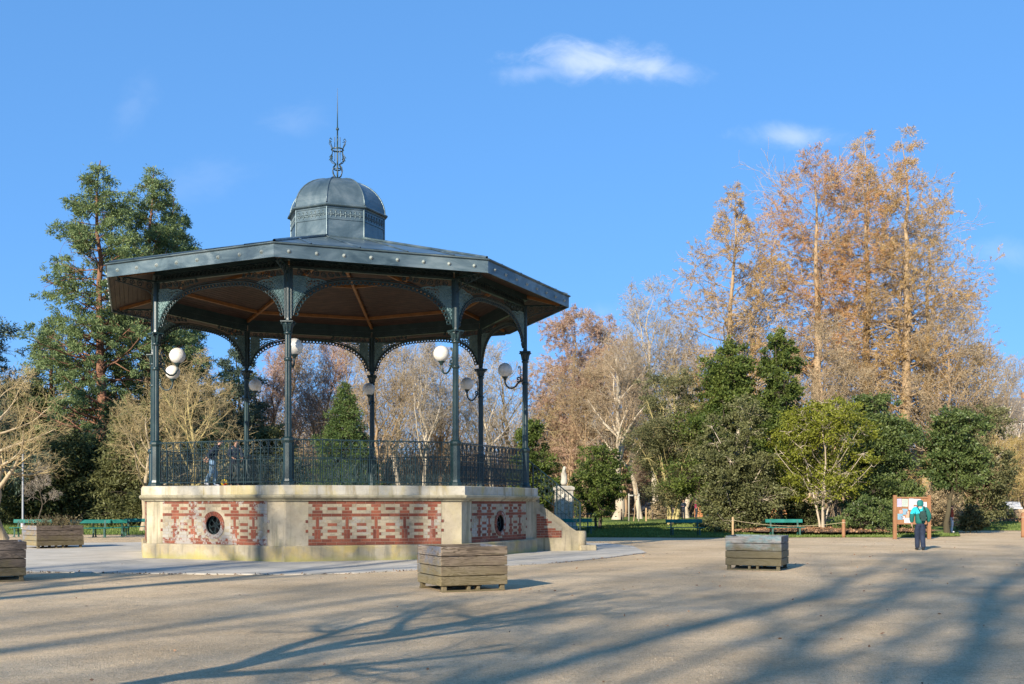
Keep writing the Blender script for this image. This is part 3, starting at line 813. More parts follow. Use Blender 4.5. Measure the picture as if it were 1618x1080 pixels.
# ragged soil line along the paving edge
def grass_mat():
    m, nt, b = newmat('grass')
    p = coord(nt, 'Position')
    c = ramp(nt, noise(nt, p, .35, 7, .65), [(.07,.11,.025), (.13,.18,.042), (.21,.255,.07)], .34, .68)
    c = mix(nt, mth(nt, 'MULTIPLY', sstep(nt, noise(nt, p, 2.2, 6, .7), .52, .72), .4), c, (.17,.15,.06))
    nt.links.new(c, b.inputs['Base Color']); b.inputs['Roughness'].default_value = .9; b.inputs['Specular IOR Level'].default_value = .1
    bump(nt, b, noise(nt, coord(nt, 'Position', (1,1,1)), 12, 5, .7), .9, .08)
    return m
m_grass = grass_mat()
m_blade = leafmat('grass_blades', (.075,.125,.025), (.23,.28,.075), .3, .3)
def lawn(name, front, far, hump):
    """front: list of (x, y) along the near edge; a gently domed sheet behind it"""
    fr = np.array(front); K = 24
    rows = []
    for k in range(K):
        t = k/(K-1)
        y = fr[:, 1] + (far-fr[:, 1])*t
        x = fr[:, 0]*(1+ (far/fr[:, 1].mean()-1)*t*.9)
        z = .012 + hump*(np.sin(min(1, t*1.6)*PI/2)) + .05*np.sin(x*.31+k)*min(1, 3*t)
        rows.append(np.stack([x, y, np.broadcast_to(z, x.shape)], 1))
    V = np.concatenate(rows); n = len(fr)
    F = [(k*n+j, k*n+j+1, (k+1)*n+j+1, (k+1)*n+j) for k in range(K-1) for j in range(n-1)]
    mb = MB(); mb.add(V, F, 0, True); mb.obj(name, [m_grass], kind='structure')
xs = np.linspace(-70, 2.0, 50); lawn('lawn', [(x, 54.3 + .35*math.sin(x*.4)) for x in xs], 96, .35)
xs = np.linspace(2.6, 21.5, 24); lawn('lawn', [(x, 49.6 + .25*math.sin(x*.5) + max(0, x-18)*.5) for x in xs], 97, .30)
xs = np.linspace(23.5, 90, 34); lawn('lawn', [(x, 62.0 + .25*math.sin(x*.5)) for x in xs], 84, .35)
# leaf litter and bare soil under the shrubs
m_soil = M('soil', [(.10,.065,.04), (.17,.11,.07), (.24,.16,.10)], 1.5, 7, .95, .8, 14, kind='Position')
def bed(name, cx_, cy_, ax, ay, z, seed):
    r = np.random.default_rng(seed); a = np.arange(36)*2*PI/36
    rr = 1+.12*np.sin(a*3+seed)+.06*r.normal(size=36)
    V = [(cx_, cy_, z)] + [(cx_+ax*q*math.cos(t), cy_+ay*q*math.sin(t), z-.10) for q, t in zip(rr, a)]
    V1 = [(cx_+.6*ax*q*math.cos(t), cy_+.6*ay*q*math.sin(t), z) for q, t in zip(rr, a)]
    n = 36; F3 = [(0, 37+k, 37+(k+1) % n) for k in range(n)]; F4 = [(37+k, 1+k, 1+(k+1) % n, 37+(k+1) % n) for k in range(n)]
    mb = MB(); mb.add(V+V1, F3); mb.F.append((np.array(F4), 0, True)); mb.obj(name, [m_soil], kind='structure')
bed('soil_bed', 16.0, 54.3, 5.2, 3.6, .33, 1); bed('soil_bed', -22.5, 72, 9, 5, .50, 2); bed('soil_bed', 32, 77, 9, 4.5, .46, 4)
m_litter = leafmat('dead_leaves', (.10,.055,.03), (.34,.19,.10), 0, 2.0)
mb = MB(); r = np.random.default_rng(5)
N = 5200; a = r.uniform(0, 2*PI, N); q = np.sqrt(r.uniform(0, 1, N))
pos = np.stack([16.0+5.3*q*np.cos(a), 54.2+3.8*q*np.sin(a), np.where(q < .6, .35, .35-.10*(q-.6)/.4)], 1)
ax = r.normal(size=(N,3))*np.array([1,1,.35]); mb.kites(pos, ax, r.uniform(.07,.15,N), r.uniform(.05,.1,N), r)
N = 2600; pos = np.stack([r.normal(33, 4, N), r.normal(75, 3.0, N), np.full(N, .50)], 1); mb.kites(pos, r.normal(size=(N,3))*np.array([1,1,.3]), .16, .11, r)
mb.obj('leaf_litter', [m_litter], kind='stuff')
mb = MB(); N = 520
pos = np.stack([r.uniform(-14, 20, N), r.uniform(8.5, 48, N), np.full(N, .012)], 1); mb.kites(pos, r.normal(size=(N,3))*np.array([1,1,.3]), r.uniform(.03,.075,N), r.uniform(.02,.05,N), r)
N = 420; ex = r.uniform(0, 1, N)*(len(pts)-1.01); ii = ex.astype(int); fr_ = (ex-ii)[:, None]; PA = np.array(pts)
pe = PA[ii]*(1-fr_)+PA[ii+1]*fr_ + r.normal(size=(N,2))*.05; mb.kites(np.stack([pe[:,0], pe[:,1]-.03, np.full(N,.012)],1), r.normal(size=(N,3))*np.array([1,1,.4]), r.uniform(.04,.08,N), r.uniform(.02,.04,N), r, 1)
mb.obj('fallen_leaves', [m_litter, m_soil], kind='stuff')
mb = MB(); N = 5000
zz = 9 + 26*r.uniform(0,1,N)**1.6
pos = np.stack([r.uniform(-.6,.62,N)*zz*1.0, zz, np.full(N,.0)],1); s = r.uniform(.004,.010,N)
V = np.stack([pos+np.stack([-s,-s*.6,0*s],1), pos+np.stack([s,-s*.8,0*s],1), pos+np.stack([s*.8,s,0*s],1), pos+np.stack([-s*.7,s*.8,0*s],1), pos+np.stack([0*s,0*s,s*.8],1)],1).reshape(-1,3)
b5 = np.arange(N)*5
F = np.concatenate([np.stack([b5+i, b5+(i+1)%4, b5+4],1) for i in range(4)])
mb.add(V, F); mb.obj('pebbles', [M('pebble', [(.20,.155,.10),(.34,.27,.18),(.48,.39,.27)], 3, kind='Position')], kind='stuff')
# grass blades along the front of the lawns and around shrubs
mb = MB()
def blades(x0, x1, y0f, depth, N, h, z0):
    x = r.uniform(x0, x1, N); y = np.array([y0f(q) for q in x]) + depth*r.uniform(0, 1, N)**1.5
    ax = np.stack([r.normal(0,.35,N), r.normal(0,.35,N), np.ones(N)], 1)
    mb.kites(np.stack([x, y, z0(y)], 1), ax, r.uniform(.5,1.3,N)*h, .035, r)
blades(2.6, 21.5, lambda x: 49.6 + .25*math.sin(x*.5)+max(0,x-18)*.5, 20, 42000, .12, lambda y: .0+.30*np.sin(np.clip((y-49.6)/47*1.6,0,1)*PI/2))
blades(-34, 2, lambda x: 54.3 + .35*math.sin(x*.4), 18, 36000, .12, lambda y: .0+.35*np.sin(np.clip((y-54.3)/42*1.6,0,1)*PI/2))
blades(23.5, 45, lambda x: 62., 14, 14000, .12, lambda y: .0+.35*np.sin(np.clip((y-62)/22*1.6,0,1)*PI/2))
mb.obj('grass', [m_blade], kind='stuff')
# rising ground far behind on the right
m_hill = M('hill_ground', [(.13,.11,.06), (.22,.18,.10), (.30,.25,.15)], .08, 8, .95, .5, 1, kind='Position')
def hill_z(x, y): return 13*float(1/(1+math.exp(-(y-150)/14)))*float(1/(1+math.exp(-(x-42)/22))) 
nx, ny = 60, 30
X = np.linspace(-160, 260, nx); Y = np.linspace(108, 420, ny)
V = [(x, y, -.3+hill_z(x, y)) for y in Y for x in X]
F = [(k*nx+j, k*nx+j+1, (k+1)*nx+j+1, (k+1)*nx+j) for k in range(ny-1) for j in range(nx-1)]
mb = MB(); mb.add(V, F, 0, True); mb.obj('hill', [m_hill], kind='structure')

# ---------------------------------------------------------------- wooden planters
def wood_mat(name, cols, moss, paintc=None):
    m, nt, b = newmat(name)
    oi = nd(nt, 'ShaderNodeObjectInfo'); tcn = nd(nt, 'ShaderNodeTexCoord')
    gi = nd(nt, 'ShaderNodeNewGeometry')
    off = nd(nt, 'ShaderNodeVectorMath', operation='MULTIPLY_ADD'); 
    cx_ = nd(nt, 'ShaderNodeCombineXYZ'); k = mth(nt, 'ADD', mth(nt, 'MULTIPLY', gi.outputs['Random Per Island'], 37), mth(nt, 'MULTIPLY', oi.outputs['Random'], 91))
    nt.links.new(k, cx_.inputs[0]); nt.links.new(k, cx_.inputs[2])
    ad = nd(nt, 'ShaderNodeVectorMath', operation='ADD'); nt.links.new(tcn.outputs['Object'], ad.inputs[0]); nt.links.new(cx_.outputs[0], ad.inputs[1])
    mp = nd(nt, 'ShaderNodeMapping'); mp.inputs['Scale'].default_value = (.8, 1, 5.5); nt.links.new(ad.outputs[0], mp.inputs['Vector'])
    n1 = noise(nt, mp.outputs[0], 1.2, 3, .55, 1.2)
    w_ = mth(nt, 'SINE', mth(nt, 'MULTIPLY', n1, 48)); 
    base = ramp(nt, noise(nt, ad.outputs[0], 1.5, 5, .6), cols, .32, .68)
    c = mix(nt, mth(nt, 'MULTIPLY', sstep(nt, w_, -.1, .9), .75), base, tuple(x*.5 for x in cols[0]))
    c = mix(nt, mth(nt, 'MULTIPLY', sstep(nt, gi.outputs['Random Per Island'], .3, 1.), .3), c, tuple(x*.75 for x in cols[1]))
    if paintc:
        sp0 = nd(nt, 'ShaderNodeSeparateXYZ'); nt.links.new(tcn.outputs['Object'], sp0.inputs[0])
        f0 = mth(nt, 'MULTIPLY', sstep(nt, noise(nt, coord(nt, 'Object', (1,1,2.5)), 2.4, 6, .7), .42, .58), sstep(nt, sp0.outputs['Z'], paintc[2], paintc[2]+.12))
        c = mix(nt, mth(nt, 'MULTIPLY', f0, paintc[1]), c, paintc[0])
    sp = nd(nt, 'ShaderNodeSeparateXYZ'); nt.links.new(tcn.outputs['Object'], sp.inputs[0])
    f = sstep(nt, mth(nt, 'ADD', mth(nt, 'MULTIPLY', sp.outputs['Z'], -1), mth(nt, 'MULTIPLY', noise(nt, ad.outputs[0], 3, 5, .65), .95)), moss[0], moss[1])
    c = mix(nt, mth(nt, 'MULTIPLY', f, moss[2]), c, moss[3])
    nt.links.new(c, b.inputs['Base Color']); b.inputs['Roughness'].default_value = .85; b.inputs['Specular IOR Level'].default_value = .2
    bump(nt, b, mth(nt, 'ADD', w_, mth(nt, 'MULTIPLY', noise(nt, mp.outputs[0], 30, 4), 2)), .25, .006)
    return m
mw_pale = wood_mat('weathered_pale_wood', [(.12,.088,.060), (.20,.152,.108), (.28,.222,.165)], (-.22, .3, .5, (.15,.125,.05)))
mw_grey = wood_mat('weathered_grey_wood', [(.18,.14,.10), (.25,.20,.15), (.31,.26,.21)], (-.2, .15, .6, (.20,.16,.06)), ((.15,.165,.20), .85, .18))
mw_blue = wood_mat('blue_washed_wood', [(.15,.145,.14), (.21,.20,.195), (.27,.26,.25)], (-.30, .10, .85, (.075,.062,.028)), ((.14,.22,.24), .75, .42))
mw_dark = wood_mat('shade_darkened_wood', [(.10,.078,.062), (.14,.11,.088), (.18,.145,.12)], (-.1, .3, .5, (.13,.11,.045)))  # tree shade on the left planters' faces is darkened into this wood colour
m_soilp = M('planter_soil', [(.07,.05,.035), (.13,.09,.06)], 8, rough=.95, bmp=.8, bscale=25)
m_peb = M('planter_gravel', [(.5,.46,.4), (.7,.66,.6)], 8)
def planter(label, loc, rz, sx, sy, mats, seed, hb=.71, z0=.11, group='wooden planters on the gravel'):
    t = thing('wooden_planter', label, 'planter', loc, rz, group)
    rr = np.random.default_rng(seed); T = .035; nb = 4; bh = hb/nb
    for (w_, dpt, ang, mt) in ((sx, sy, 0, mats[0]), (sy, sx, PI/2, mats[1]), (sx, sy, PI, mats[0]), (sy, sx, -PI/2, mats[1])):
        mb = MB(); full = ang in (0, PI)
        L = w_ if full else w_-2*T-.004
        for k in range(nb):
            mb.box((rr.normal(0,.004), -dpt/2+T/2+rr.normal(0,.002), z0+bh*(k+.5)), (L+rr.normal(0,.006), T, bh-.011-abs(rr.normal(0,.002))), M=Matrix.Rotation(rr.normal(0,.0022), 4, 'Y'), bev=.006)
        mb.obj('side_panel', [mt], t, rz=ang)
    for sx_ in (-1, 1):
        for sy_ in (-1, 1):
            mb = MB(); mb.box((sx_*(sx/2-T-.045), sy_*(sy/2-T-.045), (z0+hb-.03)/2+.0), (.085, .085, z0+hb-.05), bev=.006); mb.obj('corner_post', [mats[0]], t)
    mb = MB()
    for q in (-.06, .06):
        mb.box((q*sx*1.2, -sy/2+.10, .055), (.06, .12, .11), bev=.006); mb.box((q*sx*1.2, sy/2-.10, .055), (.06, .12, .11), bev=.006)
    for s in (-1, 1): mb.box((0, s*(sy/2-.08), .016), (sx-.05, .09, .03), bev=.005)
    mb.box((0, 0, z0+.012), (sx-2*T-.02, sy-2*T-.02, .02))
    mb.obj('pallet_base', [mats[0]], t)
    mb = MB(); n = 14; gx_ = np.linspace(-1, 1, n)*(sx/2-T-.004); gy_ = np.linspace(-1, 1, n)*(sy/2-T-.004)
    V = [(x, y, z0+hb-.17+rr.normal(0,.018)) for y in gy_ for x in gx_]
    mb.add(V, [(k*n+j, k*n+j+1, (k+1)*n+j+1, (k+1)*n+j) for k in range(n-1) for j in range(n-1)], 0, True); mb.obj('soil', [m_soilp], t)
    return t
def from_corner(fx, fy, rz, sx, sy, corner):
    lx, ly = corner[0]*sx/2, corner[1]*sy/2; ca, sa = math.cos(rz), math.sin(rz)
    return (fx-(lx*ca-ly*sa), fy-(lx*sa+ly*ca), 0)
a = math.radians(25)
planter('mossy weathered wooden planter standing in front of the bandstand brick base', from_corner(-1.25, 19.05, a, 1.30, 1.25, (-1,-1)), a, 1.30, 1.25, (mw_pale, mw_grey), 1)
a = math.radians(-22)
planter('blue-grey washed wooden planter with rotting lower boards, right of the bandstand', from_corner(6.36, 25.15, a, 1.32, 1.30, (1,-1)), a, 1.32, 1.30, (mw_blue, mw_grey), 2)
a = math.radians(43)
planter('brown wooden planter full of dry stalks near the left benches', from_corner(gx(58,37), 37, a-0, 1.62, 1.5, (-1,-1)), a, 1.62, 1.5, (mw_dark, mw_grey), 3)
a = math.radians(30)
planter('shade-darkened wooden planter cut by the left edge of the photo, nearest on that side', from_corner(gx(41,21.9), 21.9, a, 1.35, 1.3, (1,-1)), a, 1.35, 1.3, (mw_dark, mw_grey), 4)
# dry stalks in the left planter
pr = np.random.default_rng(9)
pc = from_corner(gx(58,37), 37, math.radians(43), 1.62, 1.5, (-1,-1))
m_stalk = leafmat('dry_stalks', (.12,.085,.05), (.30,.22,.12), .1, 1)
m_stalkg = leafmat('winter_leaves', (.05,.06,.03), (.16,.13,.06), .2, 1)
tp = thing('dry_plants', 'dry brown stalks and leaves growing in the left wooden planter', 'plant', (pc[0], pc[1], .60), math.radians(43))
mb = MB(); N = 240
b0 = np.stack([pr.uniform(-.7,.7,N), pr.uniform(-.66,.66,N), np.zeros(N)], 1); d = np.stack([pr.normal(0,.22,N), pr.normal(0,.22,N), pr.uniform(.18,.62,N)], 1)
mb.tubes(np.stack([b0, b0+d*.5+pr.normal(0,.02,(N,3)), b0+d], 1), np.tile([.006,.005,.003], (N,1)), 3); mb.obj('stalks', [m_stalk], tp)
mb = MB(); N = 1500; k = pr.integers(0, 240, N); t_ = pr.uniform(.1, 1, N)[:, None]
mb.kites(b0[k]+d[k]*t_, pr.normal(size=(N,3)), .09, .035, pr); mb.obj('leaves', [m_stalkg], tp)
for i, (x, y) in enumerate(((-.35,.3),(.1,-.4))):
    pass

# ---------------------------------------------------------------- benches
m_teal = M('teal_bench_paint', [(.006,.085,.070), (.010,.13,.105), (.02,.17,.14)], 2.5, 5, .6, .05, 30, kind='Position', spec=.2)
m_benchiron = M('dark_green_bench_iron', [(.006,.055,.042), (.012,.085,.065)], 3, rough=.45, kind='Position', spec=.5)
def bench(label, loc, rz, L=1.75, group='green park benches on the lawn edge'):
    t = thing('park_bench', label, 'bench', loc, rz, group)
    mb = MB()
    for k in range(3): mb.box((0, -.19+.145*k, .435), (L, .125, .032), bev=.008)
    mb.obj('seat', [m_teal], t)
    mb = MB()
    for k, (zz, yy) in enumerate(((.735,.345),)): mb.box((0, yy, zz), (L, .034, .17), M=Matrix.Rotation(-.22, 4, 'X'), bev=.01)
    mb.obj('backrest', [m_teal], t)
    for s in (-1, 1):
        mb = MB(); x = s*(L/2-.24)
        for dx in (-.02, .02):
            mb.tubes(np.array([(x+dx,.36,.80),(x+dx,.30,.60),(x+dx,.24,.42),(x+dx,.27,.2),(x+dx,.33,.0)]), .019, 6, cap=True)
            mb.tubes(np.array([(x+dx,-.28,.0),(x+dx,-.21,.2),(x+dx,-.235,.40),(x+dx,-.20,.42)]), .019, 6, cap=True)
        mb.tubes(np.array([(x,-.25,.405),(x,0,.40),(x,.26,.41)]), .02, 6)
        mb.tubes(np.array([(x,-.22,.22),(x,-.08,.32),(x,.1,.32),(x,.25,.22)]), .014, 6)
        mb.box((x, .33, .012), (.10, .10, .024)); mb.box((x, -.28, .012), (.10, .10, .024))
        mb.obj('leg_frame', [m_benchiron], t)
    return t
def bx_(px, d): return (gx(px, d), d, .02)
B0 = bench('teal bench on the grass between the stair and the blue-grey planter', bx_(1083, 50.2), .03)
def b2(label, px, d, rz, z=.02): o = dup(B0, (gx(px, d), d, z), rz, label); return o
b2('teal bench at the foot of the yellow-green tree, behind the blue-grey planter', 1241, 50.6, -.05)
b2('teal bench end showing past the foot of the bandstand stair', 912, 52, .25)
b2('front green bench of the back to back pair left of the bandstand', 142, 49.0, .30)
b2('green bench behind the back to back pair, its top rail showing beyond it', 172, 50.0, PI+.18)
b2('green bench partly hidden by the left corner of the bandstand base', 222, 52.5, .12)
b2('teal bench showing above the planter of dry stalks', 48, 50, .1)
# ---------------------------------------------------------------- people
def skin(name, V, E, R, mat, parent, sub=2, root=0, loc=(0,0,0)):
    me = bpy.data.meshes.new(name+'_cage'); me.from_pydata([tuple(v) for v in V], E, [])
    o = bpy.data.objects.new(name+'_cage', me); COL.objects.link(o)
    md = o.modifiers.new('skin', 'SKIN'); md.use_smooth_shade = True; md.branch_smoothing = .6
    sv = me.skin_vertices[0].data
    for i, r in enumerate(R):
        sv[i].radius = (r, r) if isinstance(r, (int, float)) else r
        sv[i].use_root = (i == root)
    s = o.modifiers.new('sub', 'SUBSURF'); s.levels = sub; s.render_levels = sub
    dg = bpy.context.evaluated_depsgraph_get()
    m2 = bpy.data.meshes.new_from_object(o.evaluated_get(dg)); m2.name = name
    bpy.data.objects.remove(o); bpy.data.meshes.remove(me)
    m2.materials.clear(); m2.materials.append(mat)
    for p in m2.polygons: p.use_smooth = True
    return link(name, m2, parent, loc)
def cloth(name, a, b_): return M(name, [a, b_], 9, 6, .85, .5, 14, kind='Object', bdist=.02)
m_skin = M('skin', [(.42,.23,.16), (.5,.29,.21)], 12, rough=.5)
def person(label, loc, rz, H, pose, cols, group=None, extras=None, thick=1.0):
    """pose: dict of joint positions for a 1.75 m figure facing -Y; returns the Empty's thing"""
    t = thing('person', label, 'person', loc, rz, group, scale=H/1.75)
    P = dict(pel=(0,.0,.93), waist=(0,.01,1.08), chest=(0,.02,1.30), neck=(0,.01,1.47), head=(0,-.01,1.60), crown=(0,-.005,1.685), nose=(0,-.11,1.585),
             shL=(.17,.02,1.41), shR=(-.17,.02,1.41), elL=(.235,.05,1.14), elR=(-.235,.05,1.14), wrL=(.24,-.03,.91), wrR=(-.24,-.03,.91),
             hiL=(.09,.0,.90), hiR=(-.09,.0,.90), knL=(.10,-.02,.50), knR=(-.10,-.02,.50), anL=(.10,.03,.085), anR=(-.10,.03,.085), toL=(.115,-.15,.035), toR=(-.115,-.15,.035))
    P.update(pose)
    p = {k: np.array(v, float) for k, v in P.items()}
    names = ['pel','waist','chest','neck','head','crown','shL','elL','wrL','shR','elR','wrR','hiL','knL','anL','toL','hiR','knR','anR','toR']
    R = dict(pel=(.13,.105), waist=(.115,.095), chest=(.145,.105), neck=.052, head=(.078,.09), crown=(.06,.07), shL=.062, shR=.062, elL=.042, elR=.042, wrL=.028, wrR=.028,
             hiL=.082, hiR=.082, knL=.055, knR=.055, anL=.038, anR=.038, toL=.034, toR=.034)
    V = [p[n] for n in names]; RR = [R[n] for n in names]; idx = {n: i for i, n in enumerate(names)}
    E = [(idx[a], idx[b_]) for a, b_ in (('pel','waist'),('waist','chest'),('chest','neck'),('neck','head'),('head','crown'),('chest','shL'),('shL','elL'),('elL','wrL'),('chest','shR'),('shR','elR'),('elR','wrR'),
         ('pel','hiL'),('hiL','knL'),('knL','anL'),('anL','toL'),('pel','hiR'),('hiR','knR'),('knR','anR'),('anR','toR'))]
    # nose, hands with palm, four fingers and a thumb
    def addv(v, r_): V.append(np.array(v)); RR.append(r_); return len(V)-1
    e = addv(p['nose']*np.array([1,.55,1])+p['head']*np.array([0,.45,0]), .03); E.append((idx['head'], e)); e2 = addv(p['nose'], .016); E.append((e, e2))
    for s, k in ((1, 'L'), (-1, 'R')):
        w_ = p['wr'+k]; d = w_-p['el'+k]; d /= np.linalg.norm(d)
        side = np.array([0, -1, 0.]); side -= d*(side@d); side /= np.linalg.norm(side); inn = np.cross(d, side)*s
        pal = addv(w_+d*.06, (.034, .02)); E.append((idx['wr'+k], pal))
        for q, Lf in ((-.027,.062), (-.009,.072), (.009,.068), (.027,.052)):
            f1 = addv(w_+d*.095+side*-q*1.0, .0105); f2 = addv(w_+d*(.095+Lf*.6)+side*-q+inn*.012, .0095); f3 = addv(w_+d*(.095+Lf)+side*-q+inn*.034, .0085)
            E += [(pal, f1), (f1, f2), (f2, f3)]
        t1 = addv(w_+d*.055+side*.036, .011); t2 = addv(w_+d*.09+side*.055+inn*.012, .0095); E += [(pal, t1), (t1, t2)]
    body = skin('body', V, E, RR, m_skin, t, 2)
    # trousers
    def pick(ns, rs, ed, name, mat, sub=2, pts=None):
        VV = [p[n] if isinstance(n, str) else np.array(n) for n in ns]
        return skin(name, VV, ed, rs, mat, t, sub)
    th = thick
    kA = lambda k: p['an'+k]+np.array([0,.0,-.035])
    mid = lambda a, b_, f: p[a]*(1-f)+p[b_]*f
    pick(['waist','pel','hiL',mid('hiL','knL',.5),'knL',mid('knL','anL',.5),kA('L'),'hiR',mid('hiR','knR',.5),'knR',mid('knR','anR',.5),kA('R')],
         [(.135*th,.12*th),(.155*th,.135*th),.108*th,.095*th,.078*th,.072*th,.068*th,.108*th,.095*th,.078*th,.072*th,.068*th], [(0,1),(1,2),(2,3),(3,4),(4,5),(5,6),(1,7),(7,8),(8,9),(9,10),(10,11)], 'trousers', cols['legs'])
    if 'legs_label' in cols: pass
    # jacket
    hem = p['pel']+np.array([0,.01,-.10])
    jk = pick([hem, 'waist', 'chest', mid('neck','head',.12), 'shL', mid('shL','elL',.5), 'elL', mid('elL','wrL',.5), mid('elL','wrL',.93), 'shR', mid('shR','elR',.5), 'elR', mid('elR','wrR',.5), mid('elR','wrR',.93)],
         [(.175*th,.15*th),(.17*th,.15*th),(.175*th,.145*th),.088,.085*th,.078*th,.070*th,.063*th,.05*th,.085*th,.078*th,.070*th,.063*th,.05*th],
         [(0,1),(1,2),(2,3),(2,4),(4,5),(5,6),(6,7),(7,8),(2,9),(9,10),(10,11),(11,12),(12,13)], 'jacket', cols['jacket'])
    if 'yoke' in cols:
        m, zlo, side = cols['yoke']; jk.data.materials.append(m)
        for f in jk.data.polygons:
            c = f.center
            if c.z > zlo and (side is None or c.x*side > -.05+.0*c.z or c.z > zlo+.25): f.material_index = 1
    # shoes
    for k in 'LR':
        a = p['an'+k]; tt = p['to'+k]
        skin('shoe', [a+np.array([0,.03,-.03]), a+(tt-a)*.45+np.array([0,0,-.005]), tt], [(.048,.05),(.046,.042),(.038,.03)][0:3], None, t) if False else None
        VV = [a+np.array([0,.035,-.04]), mid('an'+k,'to'+k,.5)+np.array([0,0,-.008]), tt]
        skin('shoe', VV, [(0,1),(1,2)], [.050,.047,.040], cols['shoes'], t, 2)
    # hair / hat
    h = p['head']; c = p['crown']
    if 'hat' in cols: skin('hat', [h+np.array([0,.04,-.15]), h+np.array([0,.035,.0]), c+np.array([0,.008,-.015]), c+np.array([0,.01,.03])], [(0,1),(1,2),(2,3)], [(.10,.09),(.122,.118),(.108,.108),(.055,.06)], cols['hat'], t)
    if 'hair' in cols: skin('hair', [h+np.array([0,.035,-.03]), h+np.array([0,.025,.035]), c+np.array([0,.012,.01])], [(0,1),(1,2)], [(.088,.075),(.098,.098),(.07,.075)], cols['hair'], t)
    if extras: extras(t, p)
    return t
c_navy = cloth('navy_cloth', (.010,.016,.035), (.022,.032,.06)); c_dark = cloth('dark_cloth', (.012,.014,.02), (.03,.034,.045)); c_green = cloth('dark_green_shell', (.008,.085,.075), (.014,.125,.108))
c_cyan = cloth('cyan_shell', (.012,.33,.42), (.024,.46,.55)); c_blue = cloth('washed_denim', (.16,.28,.42), (.34,.48,.62)); c_mag = cloth('magenta_cloth', (.20,.010,.05), (.30,.02,.08))
c_shoe = cloth('shoe_leather', (.008,.008,.010), (.02,.02,.022)); c_red = cloth('rust_red_cloth', (.22,.04,.025), (.32,.07,.04)); c_hair = cloth('brown_hair', (.03,.016,.009), (.07,.038,.02)); c_teal = cloth('teal_beanie', (.010,.11,.105), (.016,.16,.15))
c_pack = cloth('dark_backpack', (.010,.030,.028), (.024,.052,.046)); c_white = cloth('pale_shoe', (.4,.4,.42), (.6,.6,.62)); c_pale = cloth('pale_denim', (.42,.48,.56), (.56,.62,.70)); c_lhair = cloth('light_brown_hair', (.12,.07,.035), (.2,.12,.06))
def pack(t, p):
    mb = MB(); c = p['chest']
    g = bpy.data.meshes.new('x'); bpy.data.meshes.remove(g)
    a = c + np.array([-.03,.19,-.17])
    o = skin('backpack', [a+np.array([0,.02,-.10]), a+np.array([0,.02,.08]), a+np.array([0,-.01,.21])], [(0,1),(1,2)], [(.135,.095),(.14,.095),(.095,.065)], c_pack, t)
    mb = MB(); mb.box((a[0], a[1]+.115, a[2]-.06), (.17,.04,.15), bev=.015); mb.obj('pocket', [c_pack], o)
    mb = MB()
    for s in (-1, 1): mb.tubes(np.array([(a[0]+s*.09, a[1]-.03, a[2]+.2), (s*.11, .05, 1.475), (s*.12, -.09, 1.42), (s*.14, -.13, 1.3)]), .02, 6)
    mb.obj('strap', [c_pack], t)
walk = dict(knL=(.07,-.10,.50), anL=(.06,-.12,.085), toL=(.07,-.30,.035), knR=(-.07,.0,.50), anR=(-.06,.17,.10), toR=(-.07,.01,.03), head=(0,-.03,1.59), nose=(0,-.13,1.565), crown=(0,-.035,1.675), elL=(.24,.05,1.15), elR=(-.24,.03,1.15), wrL=(.235,-.02,.91), wrR=(-.235,-.08,.93))
bulky = dict(walk, elL=(.29,.05,1.15), elR=(-.29,.03,1.15), wrL=(.27,-.02,.91), wrR=(-.27,-.08,.93), shL=(.19,.02,1.41), shR=(-.19,.02,1.41))
D = 36.4
person('person walking away in a green and cyan jacket, teal hat and backpack', (gx(1454, D), D, 0), PI-.12, 1.76, bulky, dict(legs=c_navy, jacket=c_green, yoke=(c_cyan, 1.24, 1), shoes=c_shoe, hat=c_teal), extras=pack, thick=1.24)
D = 54.5
person('person in a rust red top and pale jeans behind the leaning tree trunk', (gx(1504, D), D, .1), 1.2, 1.45, dict(), dict(legs=c_pale, jacket=c_red, shoes=c_white, hair=c_hair))
D = 88.0
bgp = 'people beyond the lawn in front of the orange fence'
person('distant person in dark clothes standing behind the yellowish bare trunk', (gx(1060, D), D, .3), .6, 1.68, walk, dict(legs=c_dark, jacket=c_dark, shoes=c_shoe, hair=c_hair), bgp)
person('distant person in a navy coat, face turned, left of the magenta coat', (gx(1080, D), D, .3), -.7, 1.62, dict(wrL=(.12,-.22,1.12), wrR=(-.12,-.22,1.12), elL=(.24,-.02,1.14), elR=(-.24,-.02,1.14)), dict(legs=c_dark, jacket=c_navy, shoes=c_shoe, hair=c_lhair), bgp)
person('distant person in a magenta coat beyond the lawn', (gx(1100, D), D, .3), 1.5, 1.78, dict(wrL=(.12,-.25,1.08), wrR=(-.12,-.25,1.08), elL=(.24,-.02,1.14), elR=(-.24,-.02,1.14)), dict(legs=c_dark, jacket=c_mag, shoes=c_shoe, hat=c_dark), bgp, thick=1.1)
person('distant person in a black jacket right of the magenta coat', (gx(1119, D), D, .3), 2.2, 1.70, walk, dict(legs=c_navy, jacket=c_dark, shoes=c_shoe, hair=c_hair), bgp)
